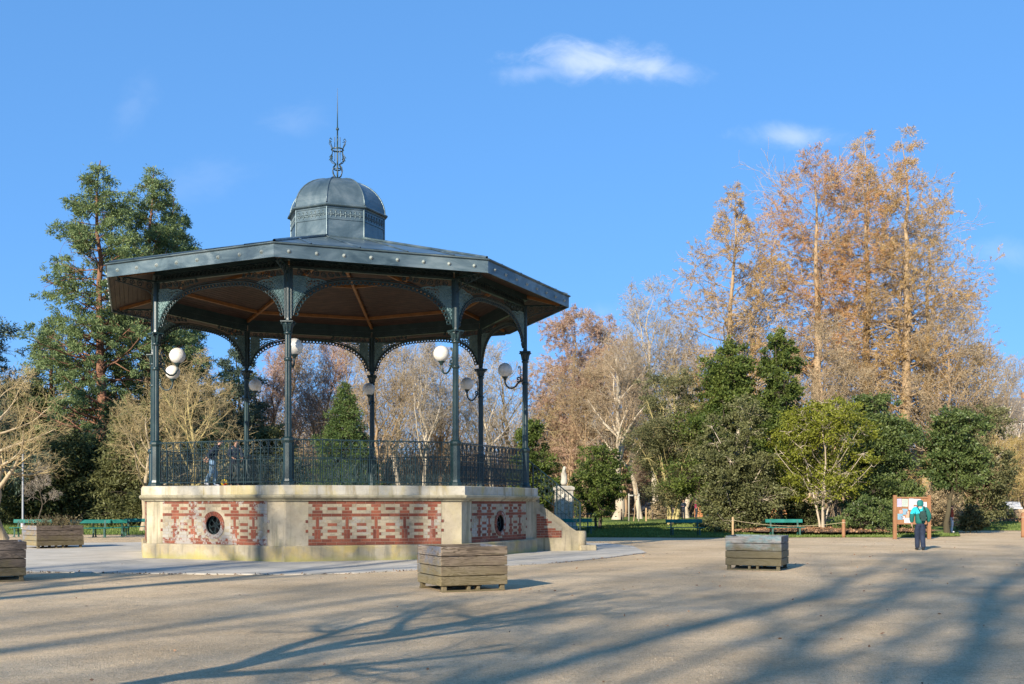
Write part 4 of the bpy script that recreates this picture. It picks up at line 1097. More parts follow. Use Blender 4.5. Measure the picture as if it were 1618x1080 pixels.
# two youngsters on the bandstand, just behind the left railing
D = 32.2
lean = dict(pel=(0,.08,.90), waist=(0,.05,1.05), chest=(0,-.06,1.26), neck=(0,-.13,1.43), head=(0,-.20,1.55), crown=(0,-.22,1.635), nose=(0,-.31,1.52), shL=(.17,-.08,1.38), shR=(-.17,-.08,1.38), elL=(.22,.10,1.16), elR=(-.22,.12,1.16), wrL=(.20,.20,.97), wrR=(-.20,.26,.98),
    hiL=(.08,.08,.88), hiR=(-.08,.08,.88), knL=(.09,-.03,.50), knR=(-.09,.10,.50), anL=(.09,.0,.085), anR=(-.09,.30,.16), toL=(.09,-.17,.035), toR=(-.09,.17,.05))
person('person in a navy hoodie and light blue jeans stepping along the bandstand railing', (gx(339, D), D, 2.10), PI/2+.25, 1.54, lean, dict(legs=c_blue, jacket=c_navy, shoes=c_white, hair=c_hair), 'youngsters on the bandstand')
D = 32.6
person('person all in dark navy with brown hair bending beside the bandstand column', (gx(371, D), D, 2.10), .5, 1.50, dict(lean, wrL=(.2,-.25,1.0), elL=(.24,-.10,1.12), wrR=(-.15,-.28,1.02), elR=(-.24,-.10,1.12)), dict(legs=c_dark, jacket=c_navy, shoes=c_shoe, hair=c_lhair), 'youngsters on the bandstand')
# ball at their feet
D = 30.9
bt = MB(); an = np.linspace(-PI/2, PI/2, 13); bt.lathe([(max(.001,.11*math.cos(q)), .11+.11*math.sin(q)) for q in an], 20)
bl, bnt, bb = newmat('yellow_red_ball')
vv = noise(bnt, coord(bnt, 'Object'), 6, 1, .4); bnt.links.new(ramp(bnt, vv, [(.75,.52,.02), (.75,.50,.02), (.6,.05,.03)], .45, .6), bb.inputs['Base Color']); bb.inputs['Roughness'].default_value = .4
bt.obj('ball', [bl], loc=(gx(355, D), D, 2.085), label='yellow and red ball at the feet of the two youngsters on the bandstand', cat='ball')
# ---------------------------------------------------------------- notice board, posts, fences, monument, houses, cars
m_board = M('orange_brown_wood', [(.20,.095,.045), (.29,.145,.07)], 4, 6, .7, .2, 30, kind='Object', stretch=(6,6,1))
m_paper = M('paper', [(.42,.42,.45), (.5,.5,.52)], 4); m_paperb = M('blue_poster', [(.10,.26,.36), (.2,.36,.44)], 5); m_paperg = M('green_poster', [(.30,.37,.31), (.40,.45,.38)], 5); m_papero = M('orange_poster', [(.55,.22,.10), (.6,.4,.3)], 5); m_ink = M('ink', [(.22,.22,.28)]); m_paperv = M('violet_poster', [(.33,.30,.42), (.40,.38,.47)], 5)
D = 47.6
nb = thing('notice_board', 'wooden notice board with pinned papers that the walker in green passes', 'notice board', (gx(1441, D), D, 0), .04)
Wb = 1.55
for s in (-1, 1):
    mb = MB(); mb.box((s*Wb/2, 0, .98), (.15, .12, 1.96), bev=.012); mb.obj('post', [m_board], nb)
mb = MB(); mb.box((0, 0, 1.26), (Wb-.15, .04, 1.12)); mb.box((0, -.015, 1.85), (Wb-.155, .09, .06)); mb.box((0, -.015, .69), (Wb-.155, .09, .06)); mb.obj('panel', [m_board], nb)
pr = np.random.default_rng(4)
for (x, z, w_, h, m) in ((-.60,1.62,.24,.36,m_paperv),(-.33,1.62,.27,.34,m_paperg),(-.05,1.56,.22,.5,m_paper),(.22,1.66,.34,.26,m_paper),(-.50,1.22,.16,.15,m_papero),(-.54,1.0,.24,.26,m_paperb),(-.33,1.22,.24,.26,m_paperb),(-.42,.96,.15,.14,m_paper),(-.22,1.10,.14,.28,m_papero),(.22,1.32,.28,.3,m_paperv),(-.22,.82,.28,.26,m_paper),(.55,1.5,.22,.3,m_paper),(.56,1.1,.24,.32,m_paperg)):
    mb = MB(); y = -.026; mb.box((x, y, z), (w_, .006, h), M=Matrix.Rotation(pr.normal(0,.02), 4, 'Y'))
    for k in range(5): mb.box((x+pr.uniform(-.02,.0), y-.005, z+h*.3-k*h*.14), (w_*pr.uniform(.4,.75), .003, .012), mat=1)
    mb.obj('paper', [m, m_ink], nb)
m_post = M('pale_chestnut_post', [(.30,.20,.10), (.42,.29,.16)], 5, rough=.85, stretch=(4,4,1)); m_rope = M('rope', [(.34,.27,.17), (.45,.36,.23)], 20); m_gpost = M('grey_weathered_post', [(.30,.28,.24), (.44,.41,.36)], 5, stretch=(4,4,1)); m_dpost = M('dark_post', [(.05,.035,.025), (.09,.065,.045)], 5)
def post(label, px, d, h, rad, m, z=.0, group=None, name='rope_post'):
    mb = MB(); mb.lathe([(.001,0),(rad*1.03,0),(rad,.1),(rad*.96,h-.03),(rad*.8,h),(.001,h+.01)], 10)
    mb.tubes(ring(0, 0, rad*1.1, 10) @ np.array([[1,0,0],[0,0,0],[0,1,0]]) + np.array([0,0,h*.82]), .016, 5, 1)
    return mb.obj(name, [m, m_rope], None, (gx(px, d), d, z), 0, None, label, 'post', group)
post('thin round rope post standing just behind the blue-grey planter', 1158, 50.5, .92, .055, m_post, .02)
post('round rope post at the near edge of the leaf litter, left of the notice board', 1333, 49.9, .84, .085, m_board, .0)
gp = 'rope posts along the far edge of the lawn'
post('orange rope post right of the two tall tree stakes', 1021, 79, 1.05, .07, m_post, .2, gp)
post('dark rope post next to the orange one beyond the lawn', 1031, 82, .85, .06, m_dpost, .2, gp)
post('dark rope post left of the tall tree stakes, under the bare trunk', 982, 82, .95, .06, m_dpost, .2, gp)
post('rope post near the yellowish bare trunk beyond the lawn', 1072, 79, 1.0, .06, m_post, .2, gp)
post('short dark post in the grass between the holly and the yellow-green tree', 1235, 70, .85, .06, m_dpost, .2)
post('thick orange post cut by the right edge of the photo', 1617, 50, 1.15, .10, m_board)
def rope(label, pts, sag=.14):
    mb = MB()
    for a, b_ in zip(pts[:-1], pts[1:]):
        a = np.array(a); b_ = np.array(b_); t = np.linspace(0, 1, 12)[:, None]
        P = a+(b_-a)*t; P[:, 2] -= sag*4*(t*(1-t))[:, 0]; mb.tubes(P, .010, 5)
    mb.obj('rope', [m_rope], label=label, cat='rope')
rope('pale rope slung from the thin post to the round post past the bench', [(gx(1158,50.5),50.5,.80), (gx(1333,49.9),49.9,.70)], .22)
rope('rope running through the posts beyond the lawn', [(gx(982,82),82,.95), (gx(1021,79),79,1.08), (gx(1031,82),82,.92), (gx(1072,79),79,1.05), (gx(1158,50.5),50.5,.80)], .25)
# tree guard of two stakes
t = thing('tree_guard', 'two tall pale stakes joined by a crossbar around a sapling on the lawn', 'tree guard', (gx(1001.5, 78), 78, .25))
for s in (-1, 1):
    mb = MB(); mb.lathe([(.001,0),(.055,0),(.052,2.0),(.045,2.05),(.001,2.06)], 9, c=(s*.36,0,0)); mb.obj('stake', [m_gpost], t)
mb = MB(); mb.box((0, -.06, 1.92), (.84, .03, .09)); mb.obj('crossbar', [m_gpost], t)
# far orange fence with pales
m_orange = M('orange_fence_wood', [(.36,.15,.06), (.48,.22,.09)], 3, kind='Position')
D = 96
ft = thing('wooden_fence', 'orange wooden paled fence far beyond the lawn behind the people', 'fence', (gx(1183, D), D, .3))
L = gx(1268, D)-gx(1098, D); n = int(L/.16)
mb = MB()
for k in range(n): mb.box((-L/2+L*k/n, 0, .55), (.095, .03, 1.05), M=Matrix.Rotation(pr.normal(0,.02),4,'Y'))
mb.obj('pales', [m_orange], ft)
mb = MB(); mb.box((0, .045, .95), (L, .05, .09)); mb.box((0, .045, .25), (L, .05, .09)); mb.obj('rail', [m_orange], ft)
for k in range(8):
    mb = MB(); mb.box((-L/2+L*(k+.5)/8, .12, .6), (.12, .10, 1.25)); mb.obj('post', [m_orange], ft)
# low fence and russet bed on the far left
D = 76
m_russet = leafmat('russet_hedge_leaves', (.16,.055,.03), (.34,.13,.07), .1, .8)
t = thing('russet_hedge', 'low russet brown hedge behind the left lawn', 'hedge', (gx(190, D), D+1.2, .2))
mb = MB(); N = 9000; pos = np.stack([pr.uniform(-3.2,4.2,N), pr.normal(0,.5,N), .82*pr.uniform(0,1,N)**.7*np.ones(N)], 1); pos[:,2] *= .8+.2*np.sin(pos[:,0]*2)
mb.kites(pos, pr.normal(size=(N,3)), .14, .08, pr); mb.obj('foliage', [m_russet], t)
t = thing('low_fence', 'low dark paled fence in front of the russet hedge', 'fence', (gx(195, D), D, .25))
mb = MB()
for k in range(44): mb.box((-3.0+k*.16, 0, .33), (.035, .02, .62))
mb.obj('pales', [m_dpost], t); mb = MB(); mb.box((.5, .02, .55), (7, .02, .03)); mb.box((.5, .02, .15), (7, .02, .03)); mb.obj('rail', [m_dpost], t)
# grey pole on the left
D = 60
t = thing('metal_pole', 'thin grey metal pole rising in front of the dark yews on the left', 'pole', (gx(36, D), D, 0))
mb = MB(); mb.lathe([(.12,0),(.12,.5),(.055,.55),(.045,5.0),(.001,5.02)], 12); mb.obj('shaft', [M('galvanised_steel', [(.26,.27,.27),(.36,.37,.37)], 3, rough=.45, metal=.3)], t)
mb = MB(); mb.lathe([(.15,0),(.15,.03),(.01,.04)], 12); mb.obj('base_plate', [m_gpost], t)
# pale stone monument
m_white = M('white_stone', [(.28,.25,.19), (.38,.345,.28), (.44,.41,.34)], 2, 6, .8, .3, 8, kind='Position')
D = 57
t = thing('monument', 'pale stone monument with a carved bust behind the bandstand stair', 'monument', (gx(891, D), D, .1), .35)
def sq(prof): 
    mb = MB(); mb.lathe(prof, 4, smooth=False, a0=PI/4); return mb
sq([(.80,0),(.80,.28),(.70,.32),(.68,.55),(.56,.62),(.53,2.15),(.62,2.22),(.62,2.34),(.45,2.42),(.01,2.44)]).obj('pedestal', [m_white], t)
skin('bust', [(0,0,2.42),(0,0,2.75),(.02,0,2.98),(.22,0,2.92),(-.22,0,2.92),(0,0,3.15),(0,-.02,3.38),(0,-.02,3.52),(0,-.2,3.36)], [(0,1),(1,2),(2,3),(2,4),(2,5),(5,6),(6,7),(6,8)], [.26,.2,.24,.13,.13,.09,.15,.11,.04], m_white, t)
mb = MB()
for s in (-1, 1): mb.tubes(np.array([(s*.28,-.42,.65),(s*.2,-.41,1.2),(s*.27,-.40,1.7),(s*.14,-.39,2.05)]), np.array([.10,.14,.12,.05]), 8)
mb.obj('relief', [m_white], t)
t = thing('iron_railing', 'low iron railing around the foot of the pale monument', 'railing', (gx(893, D), D-1.6, .1), .0)
mb = MB()
for k in range(16): mb.tubes(np.array([(-1.4+k*.19,0,0),(-1.4+k*.19,0,1.0)]), .012, 4)
mb.box((0,0,.95),(3.0,.03,.03)); mb.box((0,0,.12),(3.0,.03,.03)); mb.obj('bars', [m_iron], t)
# low rock wall on the right
D = 78
m_rock = M('ochre_rock', [(.26,.17,.09), (.40,.27,.15), (.50,.36,.22)], 2, 7, .9, .6, 9, kind='Position')
mb = MB(); x = 0
while x < 11.5:
    for row in range(3):
        w_ = pr.uniform(.35,.75); h = pr.uniform(.26,.34)
        mb.box((x+pr.uniform(-.1,.1), pr.normal(0,.06), .15+row*.27), (w_, .5, h), rz=pr.normal(0,.1), bev=.05)
    x += .5
mb.obj('stone_wall', [m_rock], None, (gx(1552, D), D, .35), 0, None, 'low ochre rock wall edging the far lawn on the right', 'wall')
# houses on the hill
m_ren = M('cream_render', [(.46,.42,.34), (.55,.5,.42)], 1, rough=.9, kind='Position'); m_slate = M('slate_roof', [(.085,.085,.095), (.14,.14,.15)], 2, 6, .6, .3, 12, kind='Position'); m_win = M('window_glass', [(.03,.035,.045)], rough=.1, spec=.8); m_trim = M('white_trim', [(.68,.67,.64)], rough=.6); m_brk = M('chimney_brick', [(.3,.13,.08), (.4,.2,.12)], 5, kind='Position')
def house(label, px, d, w_, dep, h, roof, rz, dorm=2, zb=None):
    x = gx(px, d); z0 = hill_z(x, d)-.6 if zb is None else zb
    t = thing('house', label, 'house', (x, d, z0), rz, 'houses on the hill')
    mb = MB(); mb.box((0,0,h/2), (w_,dep,h)); 
    for s in (-1,1):
        q = [(s*w_/2,-dep/2,h),(s*w_/2,dep/2,h),(s*w_/2,0,h+roof)]; mb.poly(q if s > 0 else q[::-1])
    mb.obj('wall', [m_ren], t)
    mb = MB(); e = .35
    th_ = math.atan2(roof, dep/2)
    for s in (-1,1):
        Ls = math.hypot(dep/2+e, roof+e*roof/(dep/2)); c = (0, s*(dep/4+e/2), h+roof/2-e*roof/dep+.1)
        mb.box(c, (w_+.7, Ls, .16), M=Matrix.Rotation(-s*th_, 4, 'X'))
    rf = mb.obj('roof', [m_slate], t)
    mb = MB(); mb.box((w_*.33, .3, h+roof+.3), (.6,.5,1.8)); mb.obj('chimney', [m_brk], rf)
    for k in range(dorm):
        xx = (k-(dorm-1)/2)*w_/max(dorm,1); mb = MB(); mb.box((xx,-dep*.34,h+roof*.35), (1.5,1.9,1.7)); mb.box((xx,-dep*.34-.05,h+roof*.35+.95), (1.9,2.3,.16)); dm = mb.obj('dormer', [m_trim], t)
        mb = MB(); mb.box((xx,-dep*.34-.96,h+roof*.35), (1.0,.05,1.2)); mb.obj('pane', [m_win], dm)
    nf = max(1, int(h/2.8))
    for f in range(nf):
        for k in range(max(2, int(w_/2.6))):
            xx = -w_/2+(k+.5)*w_/max(2, int(w_/2.6)); zz = 1.6+f*2.8
            mb = MB()
            for (cx_, cz_, ww, hh) in ((0,.68,1.14,.1),(0,-.68,1.14,.12),(-.52,0,.1,1.26),(.52,0,.1,1.26),(0,0,.06,1.26)): mb.box((xx+cx_,-dep/2-.03,zz+cz_), (ww,.10,hh))
            wn = mb.obj('window', [m_trim], t); mb = MB(); mb.box((xx,-dep/2-.005,zz), (.94,.03,1.26)); mb.obj('pane', [m_win], wn)
    return t
house('dark roofed house with two white dormers on the hill at the right edge', 1592, 190, 9.5, 8, 5.6, 4.2, .12, 2)
house('small gabled cream house on the hill, left of the one with white dormers', 1560, 205, 5.5, 7, 6.2, 3.0, -.9, 0)
house('pale house on the hill cut by the right edge of the photo', 1640, 200, 9, 8, 5.8, 3.6, .2, 2)
# parked cars glimpsed between trunks
def car(label, px, d, rz, m):
    t = thing('parked_car', label, 'car', (gx(px, d), d, .3), rz, 'cars parked beyond the park')
    prof = [(-2.1,.35),(-2.12,.75),(-1.95,.92),(-1.2,1.0),(-.55,1.42),(.75,1.45),(1.55,1.02),(2.05,.92),(2.12,.6),(2.1,.35)]
    mb = MB(); mb.prism(prof, -.84, .84, 0); mb.obj('body', [m], t)
    mb = MB(); mb.prism([(-1.12,1.0),(-.52,1.36),(.70,1.39),(1.42,1.02)], -.85, .85, 0); mb.obj('windows', [m_win], t)
    for x in (-1.3, 1.3):
        for s in (-1, 1):
            mb = MB(); mb.lathe([(.01,-.1),(.2,-.11),(.32,-.1),(.33,0),(.32,.1),(.2,.11),(.01,.1)], 18, M=Matrix.Rotation(PI/2,4,'X'), c=(x,s*.78,.33)); wh = mb.obj('tyre', [c_shoe], t)
            mb = MB(); mb.lathe([(.01,.115),(.19,.115),(.2,.1)], 14, M=Matrix.Rotation(s*-PI/2,4,'X'), c=(x,s*.78,.33)); mb.obj('rim', [m_gpost], wh)
    for s in (-1, 1):
        mb = MB(); mb.box((-2.1, s*.6, .72), (.06,.3,.14), bev=.02); mb.obj('headlight', [m_trim], t)
    return t
cw = M('white_car_paint', [(.4,.4,.4)], rough=.25, spec=.6); cg = M('grey_car_paint', [(.10,.11,.13)], rough=.25, spec=.6)
car('white car parked beyond the rock wall, glimpsed under the yellow willow', 1594, 100, 1.3, cw)
car('dark grey car parked far behind the two tall tree stakes', 1034, 112, .2, cg)
car('dark car parked far behind the wooden fence, left of the yellow-green tree', 1217, 115, -.1, cg)
# ---------------------------------------------------------------- trees
def grow(r, P, R, n, t0, t1, ang, ln, k, up=0.0, wob=.1, rr=.6, tip=.25, shape=None, flat=0.0, azi=None, maxr=1e9, minlen=.02, abslen=None):
    N, K, _ = P.shape
    t = t0 + (t1-t0)*(np.arange(n)[None]+r.uniform(0, 1, (N, n)))/n
    i = np.minimum((t*(K-1)).astype(int), K-2); f = t*(K-1)-i
    a = np.arange(N)[:, None]
    p0 = P[a, i]*(1-f[..., None]) + P[a, i+1]*f[..., None]
    rad = R[a, i]*(1-f) + R[a, i+1]*f
    tan = P[a, i+1]-P[a, i]; tan /= np.linalg.norm(tan, axis=2, keepdims=True)+1e-9
    Lp = np.linalg.norm(np.diff(P, axis=1), axis=2).sum(1)[:, None]
    ph = (np.arange(n)[None]*2.39996 + r.uniform(0, 2*PI, (N, 1))) + r.normal(0, .35, (N, n))
    ref = np.where(np.abs(tan[..., 2:3]) < .9, np.array([0, 0, 1.]), np.array([1., 0, 0]))
    U = np.cross(tan, ref); U /= np.linalg.norm(U, axis=2, keepdims=True)+1e-9; W = np.cross(U, tan)
    al = r.uniform(ang[0], ang[1], (N, n))
    d = np.cos(al)[..., None]*tan + np.sin(al)[..., None]*(np.cos(ph)[..., None]*U + np.sin(ph)[..., None]*W)
    L = (abslen if abslen is not None else Lp)*r.uniform(ln[0], ln[1], (N, n))
    if shape is not None: L = L*shape(t)
    L = np.maximum(L, minlen)
    m = N*n; d = d.reshape(m, 3); p = p0.reshape(m, 3); L = L.reshape(m); rad = rad.reshape(m)
    if flat: d[:, 2] *= (1-flat); d /= np.linalg.norm(d, axis=1, keepdims=True)+1e-9
    pts = [p]; st = (L/(k-1))[:, None]
    for q in range(k-1):
        d = d + np.array([0, 0, up])/(k-1) + r.normal(0, wob, (m, 3)); d /= np.linalg.norm(d, axis=1, keepdims=True)+1e-9
        p = p + d*st; pts.append(p)
    PP = np.stack(pts, 1)
    r0 = np.minimum(rad*rr, maxr)
    RR = r0[:, None]*np.linspace(1, tip, k)[None]
    return PP, RR
def trunk_line(r, h, rad, k=12, lean=(0, 0), wob=.01, tip=.12, flare=1.25, base=(0,0,0)):
    t = np.linspace(0, 1, k); P = np.zeros((k, 3)); P[:, 2] = h*t
    w_ = np.cumsum(r.normal(0, wob*h, (k, 2)), 0); w_[0] = 0
    P[:, :2] = w_ + np.outer(t, np.array(lean)); P += np.array(base)
    R = rad*((1-t)*(1-tip)+tip); R[0] *= flare; R[1] *= 1+.12*(flare-1)
    return P[None], R[None]
def samp(r, P, N, t0=.1, t1=1.0):
    m, K, _ = P.shape; ln = np.linalg.norm(P[:, -1]-P[:, 0], axis=1); i = r.choice(m, N, p=ln/ln.sum()); t = r.uniform(t0, t1, N)*(K-1); j = np.minimum(t.astype(int), K-2); f = (t-j)[:, None]
    return P[i, j]*(1-f)+P[i, j+1]*f, P[i, j+1]-P[i, j]
def bark(name, a, b_, c_=None, sc=1.2): return M(name, [a, b_]+([c_] if c_ else []), sc, 7, .92, .5, 9, kind='Object', stretch=(1.6,1.6,.5), bdist=.05)
b_plane = bark('plane_bark', (.20,.15,.09), (.36,.29,.19), (.47,.39,.27)); b_pale = bark('pale_bark', (.30,.24,.17), (.42,.35,.26), (.52,.45,.35)); b_tan = bark('tan_bark', (.24,.16,.09), (.36,.25,.15)); b_red = bark('sequoia_bark', (.13,.065,.04), (.26,.13,.08)); b_dark = bark('dark_bark', (.05,.04,.03), (.10,.08,.055)); b_moss = bark('mossy_bark', (.045,.035,.022), (.10,.085,.045)); b_yel = bark('yellow_bark', (.30,.25,.10), (.45,.37,.17)); b_cyp = bark('cypress_bark', (.25,.17,.10), (.39,.285,.175))
t_cyp = bark('cypress_twig', (.32,.23,.14), (.46,.35,.23)); t_gold = bark('golden_twig', (.33,.25,.12), (.46,.36,.19)); t_tan = bark('tan_twig', (.25,.18,.11), (.37,.28,.18)); t_grey = bark('grey_twig', (.27,.225,.18), (.40,.345,.28)); t_pink = bark('reddish_twig', (.25,.145,.105), (.36,.225,.16)); t_yel = bark('willow_twig', (.34,.25,.09), (.46,.35,.15))

def bare_meshes(seed, h, rad, bmat, tmat, first=.28, ang=(.45,.9), up=.35, dens=1.0, spread=.42, fine=1.0, split=1, fuzz=None, lean=(0,0), rr0=.62):
    r = np.random.default_rng(seed)
    P, R = trunk_line(r, h, rad, 14, lean=lean or (r.normal(0,.04)*h, r.normal(0,.04)*h), wob=.012)
    tr = MB(); tr.tubes(P, R, 9)
    A, RA = grow(r, P, R, int(15*dens), first, .97, ang, (.8*spread, 1.15*spread), 8, up, .10, rr0, .2, lambda t: (1.15-.75*t))
    tr.tubes(A, RA, 6)
    B, RB = grow(r, A, RA, 7, .2, 1.0, (.4,.95), (.35,.62), 6, up*.7, .14, .6, .25, lambda t: 1.1-.5*t)
    cr = MB(); cr.tubes(B, RB, 4)
    C, RC = grow(r, B, RB, 6, .15, 1.0, (.4,1.0), (.4,.75), 5, up*.5, .16, .62, .35, lambda t: 1.1-.4*t)
    RC = np.maximum(RC, .008*fine); cr.tubes(C, RC, 3)
    Dd, RD = grow(r, C, RC, 5, .15, 1.0, (.4,1.0), (.45,.85), 4, up*.3, .18, .65, .5)
    RD = np.clip(RD, .0065*fine, .012*fine); cr.tubes(Dd, RD, 3)
    mats = [tmat]
    if fuzz:
        N, L_, W_, m = fuzz; p, a = samp(r, Dd, N); cr.kites(p, a/np.linalg.norm(a,axis=1,keepdims=True)+r.normal(0,.7,(N,3)), r.uniform(.7,1.3,N)*L_, W_, r, 1); mats.append(m)
    return tr.mesh('trunk', [bmat]), cr.mesh('crown', mats)
def put_tree(name, label, meshes, px, d, rz=0.0, sc=1.0, group=None, z=0.0, cat='tree'):
    t = thing(name, label, cat, (gx(px, d), d, z), rz, group, sc)
    for me in meshes: link(me.name.split('.')[0], me, t)
    return t

# --- foliage
l_seq = leafmat('sequoia_foliage', (.080,.120,.045), (.25,.32,.13), .35, .5); l_yew = leafmat('yew_foliage', (.042,.055,.02), (.16,.175,.065), .3, .5); l_yewolive = leafmat('olive_conifer_foliage', (.06,.068,.024), (.20,.20,.075), .3, .45); l_ced = leafmat('cedar_foliage', (.036,.058,.042), (.115,.15,.10), .2, .6)
l_spr = leafmat('spruce_foliage', (.030,.062,.017), (.13,.18,.048), .25, .7); l_dgr = leafmat('dark_evergreen_leaves', (.040,.072,.015), (.165,.20,.042), .35, .6); l_hol = leafmat('grey_green_holly_leaves', (.050,.058,.020), (.19,.19,.075), .25, .7)
l_yg = leafmat('yellow_green_leaves', (.085,.105,.012), (.30,.31,.04), .4, .6); l_cam = leafmat('glossy_dark_leaves', (.042,.075,.022), (.16,.20,.06), .3, .7, .45, .3); l_oli = leafmat('olive_grey_leaves', (.055,.060,.022), (.20,.195,.085), .25, .6)
l_cyp = leafmat('rusty_cypress_needles', (.42,.265,.095), (.63,.43,.185), .4, .25); l_org = leafmat('orange_cypress_needles', (.44,.215,.08), (.61,.365,.155), .4, .3); l_tan = leafmat('tan_cypress_needles', (.36,.25,.12), (.54,.41,.22), .4, .25); l_fuzz = leafmat('red_bud_haze', (.38,.24,.165), (.56,.39,.28), .35, .3); l_wil = leafmat('yellow_catkins', (.34,.24,.07), (.48,.36,.13), .3, .4); l_fuzt = leafmat('tan_bud_haze', (.34,.255,.14), (.50,.39,.24), .35, .3)

def evergreen(seed, h, w, z0, mat, bmat, leaf=(.16,.09), N=22000, prof=None, clumps=260, stems=1, lumps=.25, trunk_r=.12, depth=1.0, peaks=((0,0,1),), gap=.0, lean=(0,0), base=(0,0), lobes=26, airy=0.0):
    """broad-leaved evergreen: limbs carry lobes, lobes carry sprays, sprays carry leaves"""
    r = np.random.default_rng(seed)
    prof = prof or (lambda t: np.sqrt(np.clip(1-(2*t-1)**2, 0, 1))**.8)
    LB = []
    for q in range(lobes):
        pk = peaks[q % len(peaks)]; t = (q+.5)/lobes if len(peaks) == 1 else r.uniform(.05, 1)
        t = min(1, max(0, t + r.normal(0, .05))); a = q*2.39996+seed+r.normal(0,.4)
        rad = w*max(.12, float(prof(np.array(t))))*(.75 if len(peaks) > 1 and t > .6 else 1.0)
        rl = w*r.uniform(.24,.46)*(1-.35*t)*(1-airy); rl = min(rl, .8*rad+.1*w)
        q_ = r.uniform(.55, 1.08)*max(0, rad-rl*.55)
        LB.append((pk[0]*(.3+.7*t)+q_*math.cos(a), pk[1]*(.3+.7*t)+depth*q_*math.sin(a), z0+(pk[2]*h-z0)*t-(rl*.5 if t > .85 else 0), rl))
    for q in range(lobes//4):
        t = r.uniform(.15,.75); a = r.uniform(0,2*PI); LB.append((.3*w*math.cos(a), .3*w*math.sin(a), z0+(h*.95-z0)*t, w*.42*max(.2,float(prof(np.array(t))))))
    LB = np.array(LB)
    kk = r.choice(len(LB), clumps*2, p=LB[:,3]**2/np.sum(LB[:,3]**2))
    dv = r.normal(size=(len(kk),3)); dv /= np.linalg.norm(dv,axis=1,keepdims=True); dv[:,2] = dv[:,2]*.75+.12
    C = LB[kk,:3]+dv*LB[kk,3][:,None]*r.uniform(.45,1.12,(len(kk),1))
    C[:,2] = np.maximum(C[:,2], z0*.85+.05)
    W = (.3+r.random(len(kk)))
    tr = MB()
    for s in range(stems):
        an = s*2*PI/max(stems,1)+seed; off = 0 if stems == 1 else .55*w
        P, R = trunk_line(r, h*.8, trunk_r*(1 if s == 0 else .75), 9, (off*math.cos(an)+lean[0], off*.6*math.sin(an)+lean[1]), .012, .2, 1.3, base=(base[0]+.1*math.cos(an)*(stems > 1), base[1]+.1*math.sin(an)*(stems > 1), 0)); tr.tubes(P, R, 7)
    pts = []
    for i in range(len(LB)):
        c = LB[i,:3]; zb = max(.25*z0+.15*h, c[2]-.45*(math.hypot(c[0],c[1]))-.15*h); b0 = np.array([lean[0]*zb/h+base[0], lean[1]*zb/h+base[1], zb]); m = b0*.5+c*.5+np.array([0,0,-.05*h])
        pts.append([b0, b0*.6+m*.4, m, m*.4+c*.6, c])
    pts = np.array(pts); tr.tubes(pts, np.tile(np.linspace(trunk_r*.32, .014, 5), (len(pts), 1)), 4)
    cr = MB()
    tw = np.stack([LB[kk,:3], (LB[kk,:3]+C)*.5+r.normal(0,.03*w,C.shape), C+dv*.08*w], 1); cr.tubes(tw, np.tile([.014,.010,.005],(len(kk),1)), 3, 1)
    k = r.choice(len(C), N, p=W/W.sum()); sig = (LB[kk,3]*.20*(.6+.8*r.random(len(kk))))[k]
    u_ = r.uniform(-.4,1.25,N)[:,None]
    g = r.normal(size=(N,3))*sig[:, None]*np.array([1,1,.55]); pos = C[k]+g+dv[k]*u_*sig[:,None]*1.5
    ax = dv[k]*.8 + r.normal(0,.75,(N,3))
    cr.kites(pos, ax, r.uniform(.65,1.4,N)*leaf[0], r.uniform(.8,1.2,N)*leaf[1], r)
    return tr.mesh('trunk', [bmat]), cr.mesh('crown', [mat, bmat])
def conifer(seed, h, w, z0, mat, bmat, n=70, N=30000, leaf=(.22,.06), droop=-.2, prof=None, trunk_r=.25, subs=9, tuft=.25, wob=.06, ang=(1.2,1.7), lean=(0,0), flat=0.0, tipup=0.0, sub2=0, t0=.1, keep=.75):
    r = np.random.default_rng(seed); prof = prof or (lambda t: (1-t)**.8)
    P, R = trunk_line(r, h, trunk_r, 16, lean, .004, .06, 1.5); tr = MB(); tr.tubes(P, R, 9)
    A, RA = grow(r, P, R, n, z0/h, .985, ang, (.78,1.08), 7, droop, wob, .32, .2, lambda t: np.maximum(.05, prof(np.clip((t*h-z0)/(h-z0),0,1))), abslen=w, flat=flat)
    if tipup: A[:, :, 2] += tipup*np.linspace(0,1,7)[None]**2*np.linalg.norm(A[:, -1, :2]-A[:, 0, :2], axis=1)[:, None]
    tr.tubes(A, np.maximum(RA, .012), 4)
    B, RB = grow(r, A, RA, subs, .18, 1.0, (.5,1.1), (.28,.5), 4, droop*.6, .1, .6, .3, lambda t: 1.15-.6*t, flat=flat*.7)
    cr = MB(); S = B
    if sub2:
        S, RS = grow(r, B, RB, sub2, .15, 1.0, (.5,1.1), (.4,.7), 3, droop*.4, .12, .6, .4)
    kq = r.random(len(S)//max(1,sub2) if sub2 else len(S)) < keep
    S = S[np.repeat(kq, sub2)] if sub2 else S[kq]
    p, a = samp(r, S, N, t0); a = a/(np.linalg.norm(a,axis=1,keepdims=True)+1e-9)
    p = p + r.normal(0, tuft, (N,3))*np.array([1,1,.55])
    cr.kites(p, a+r.normal(0,.65,(N,3))+np.array([0,0,droop*.5]), r.uniform(.7,1.4,N)*leaf[0], leaf[1], r)
    cr.tubes(B, np.maximum(RB, .008), 3, 1)
    return tr.mesh('trunk', [bmat]), cr.mesh('crown', [mat, bmat])

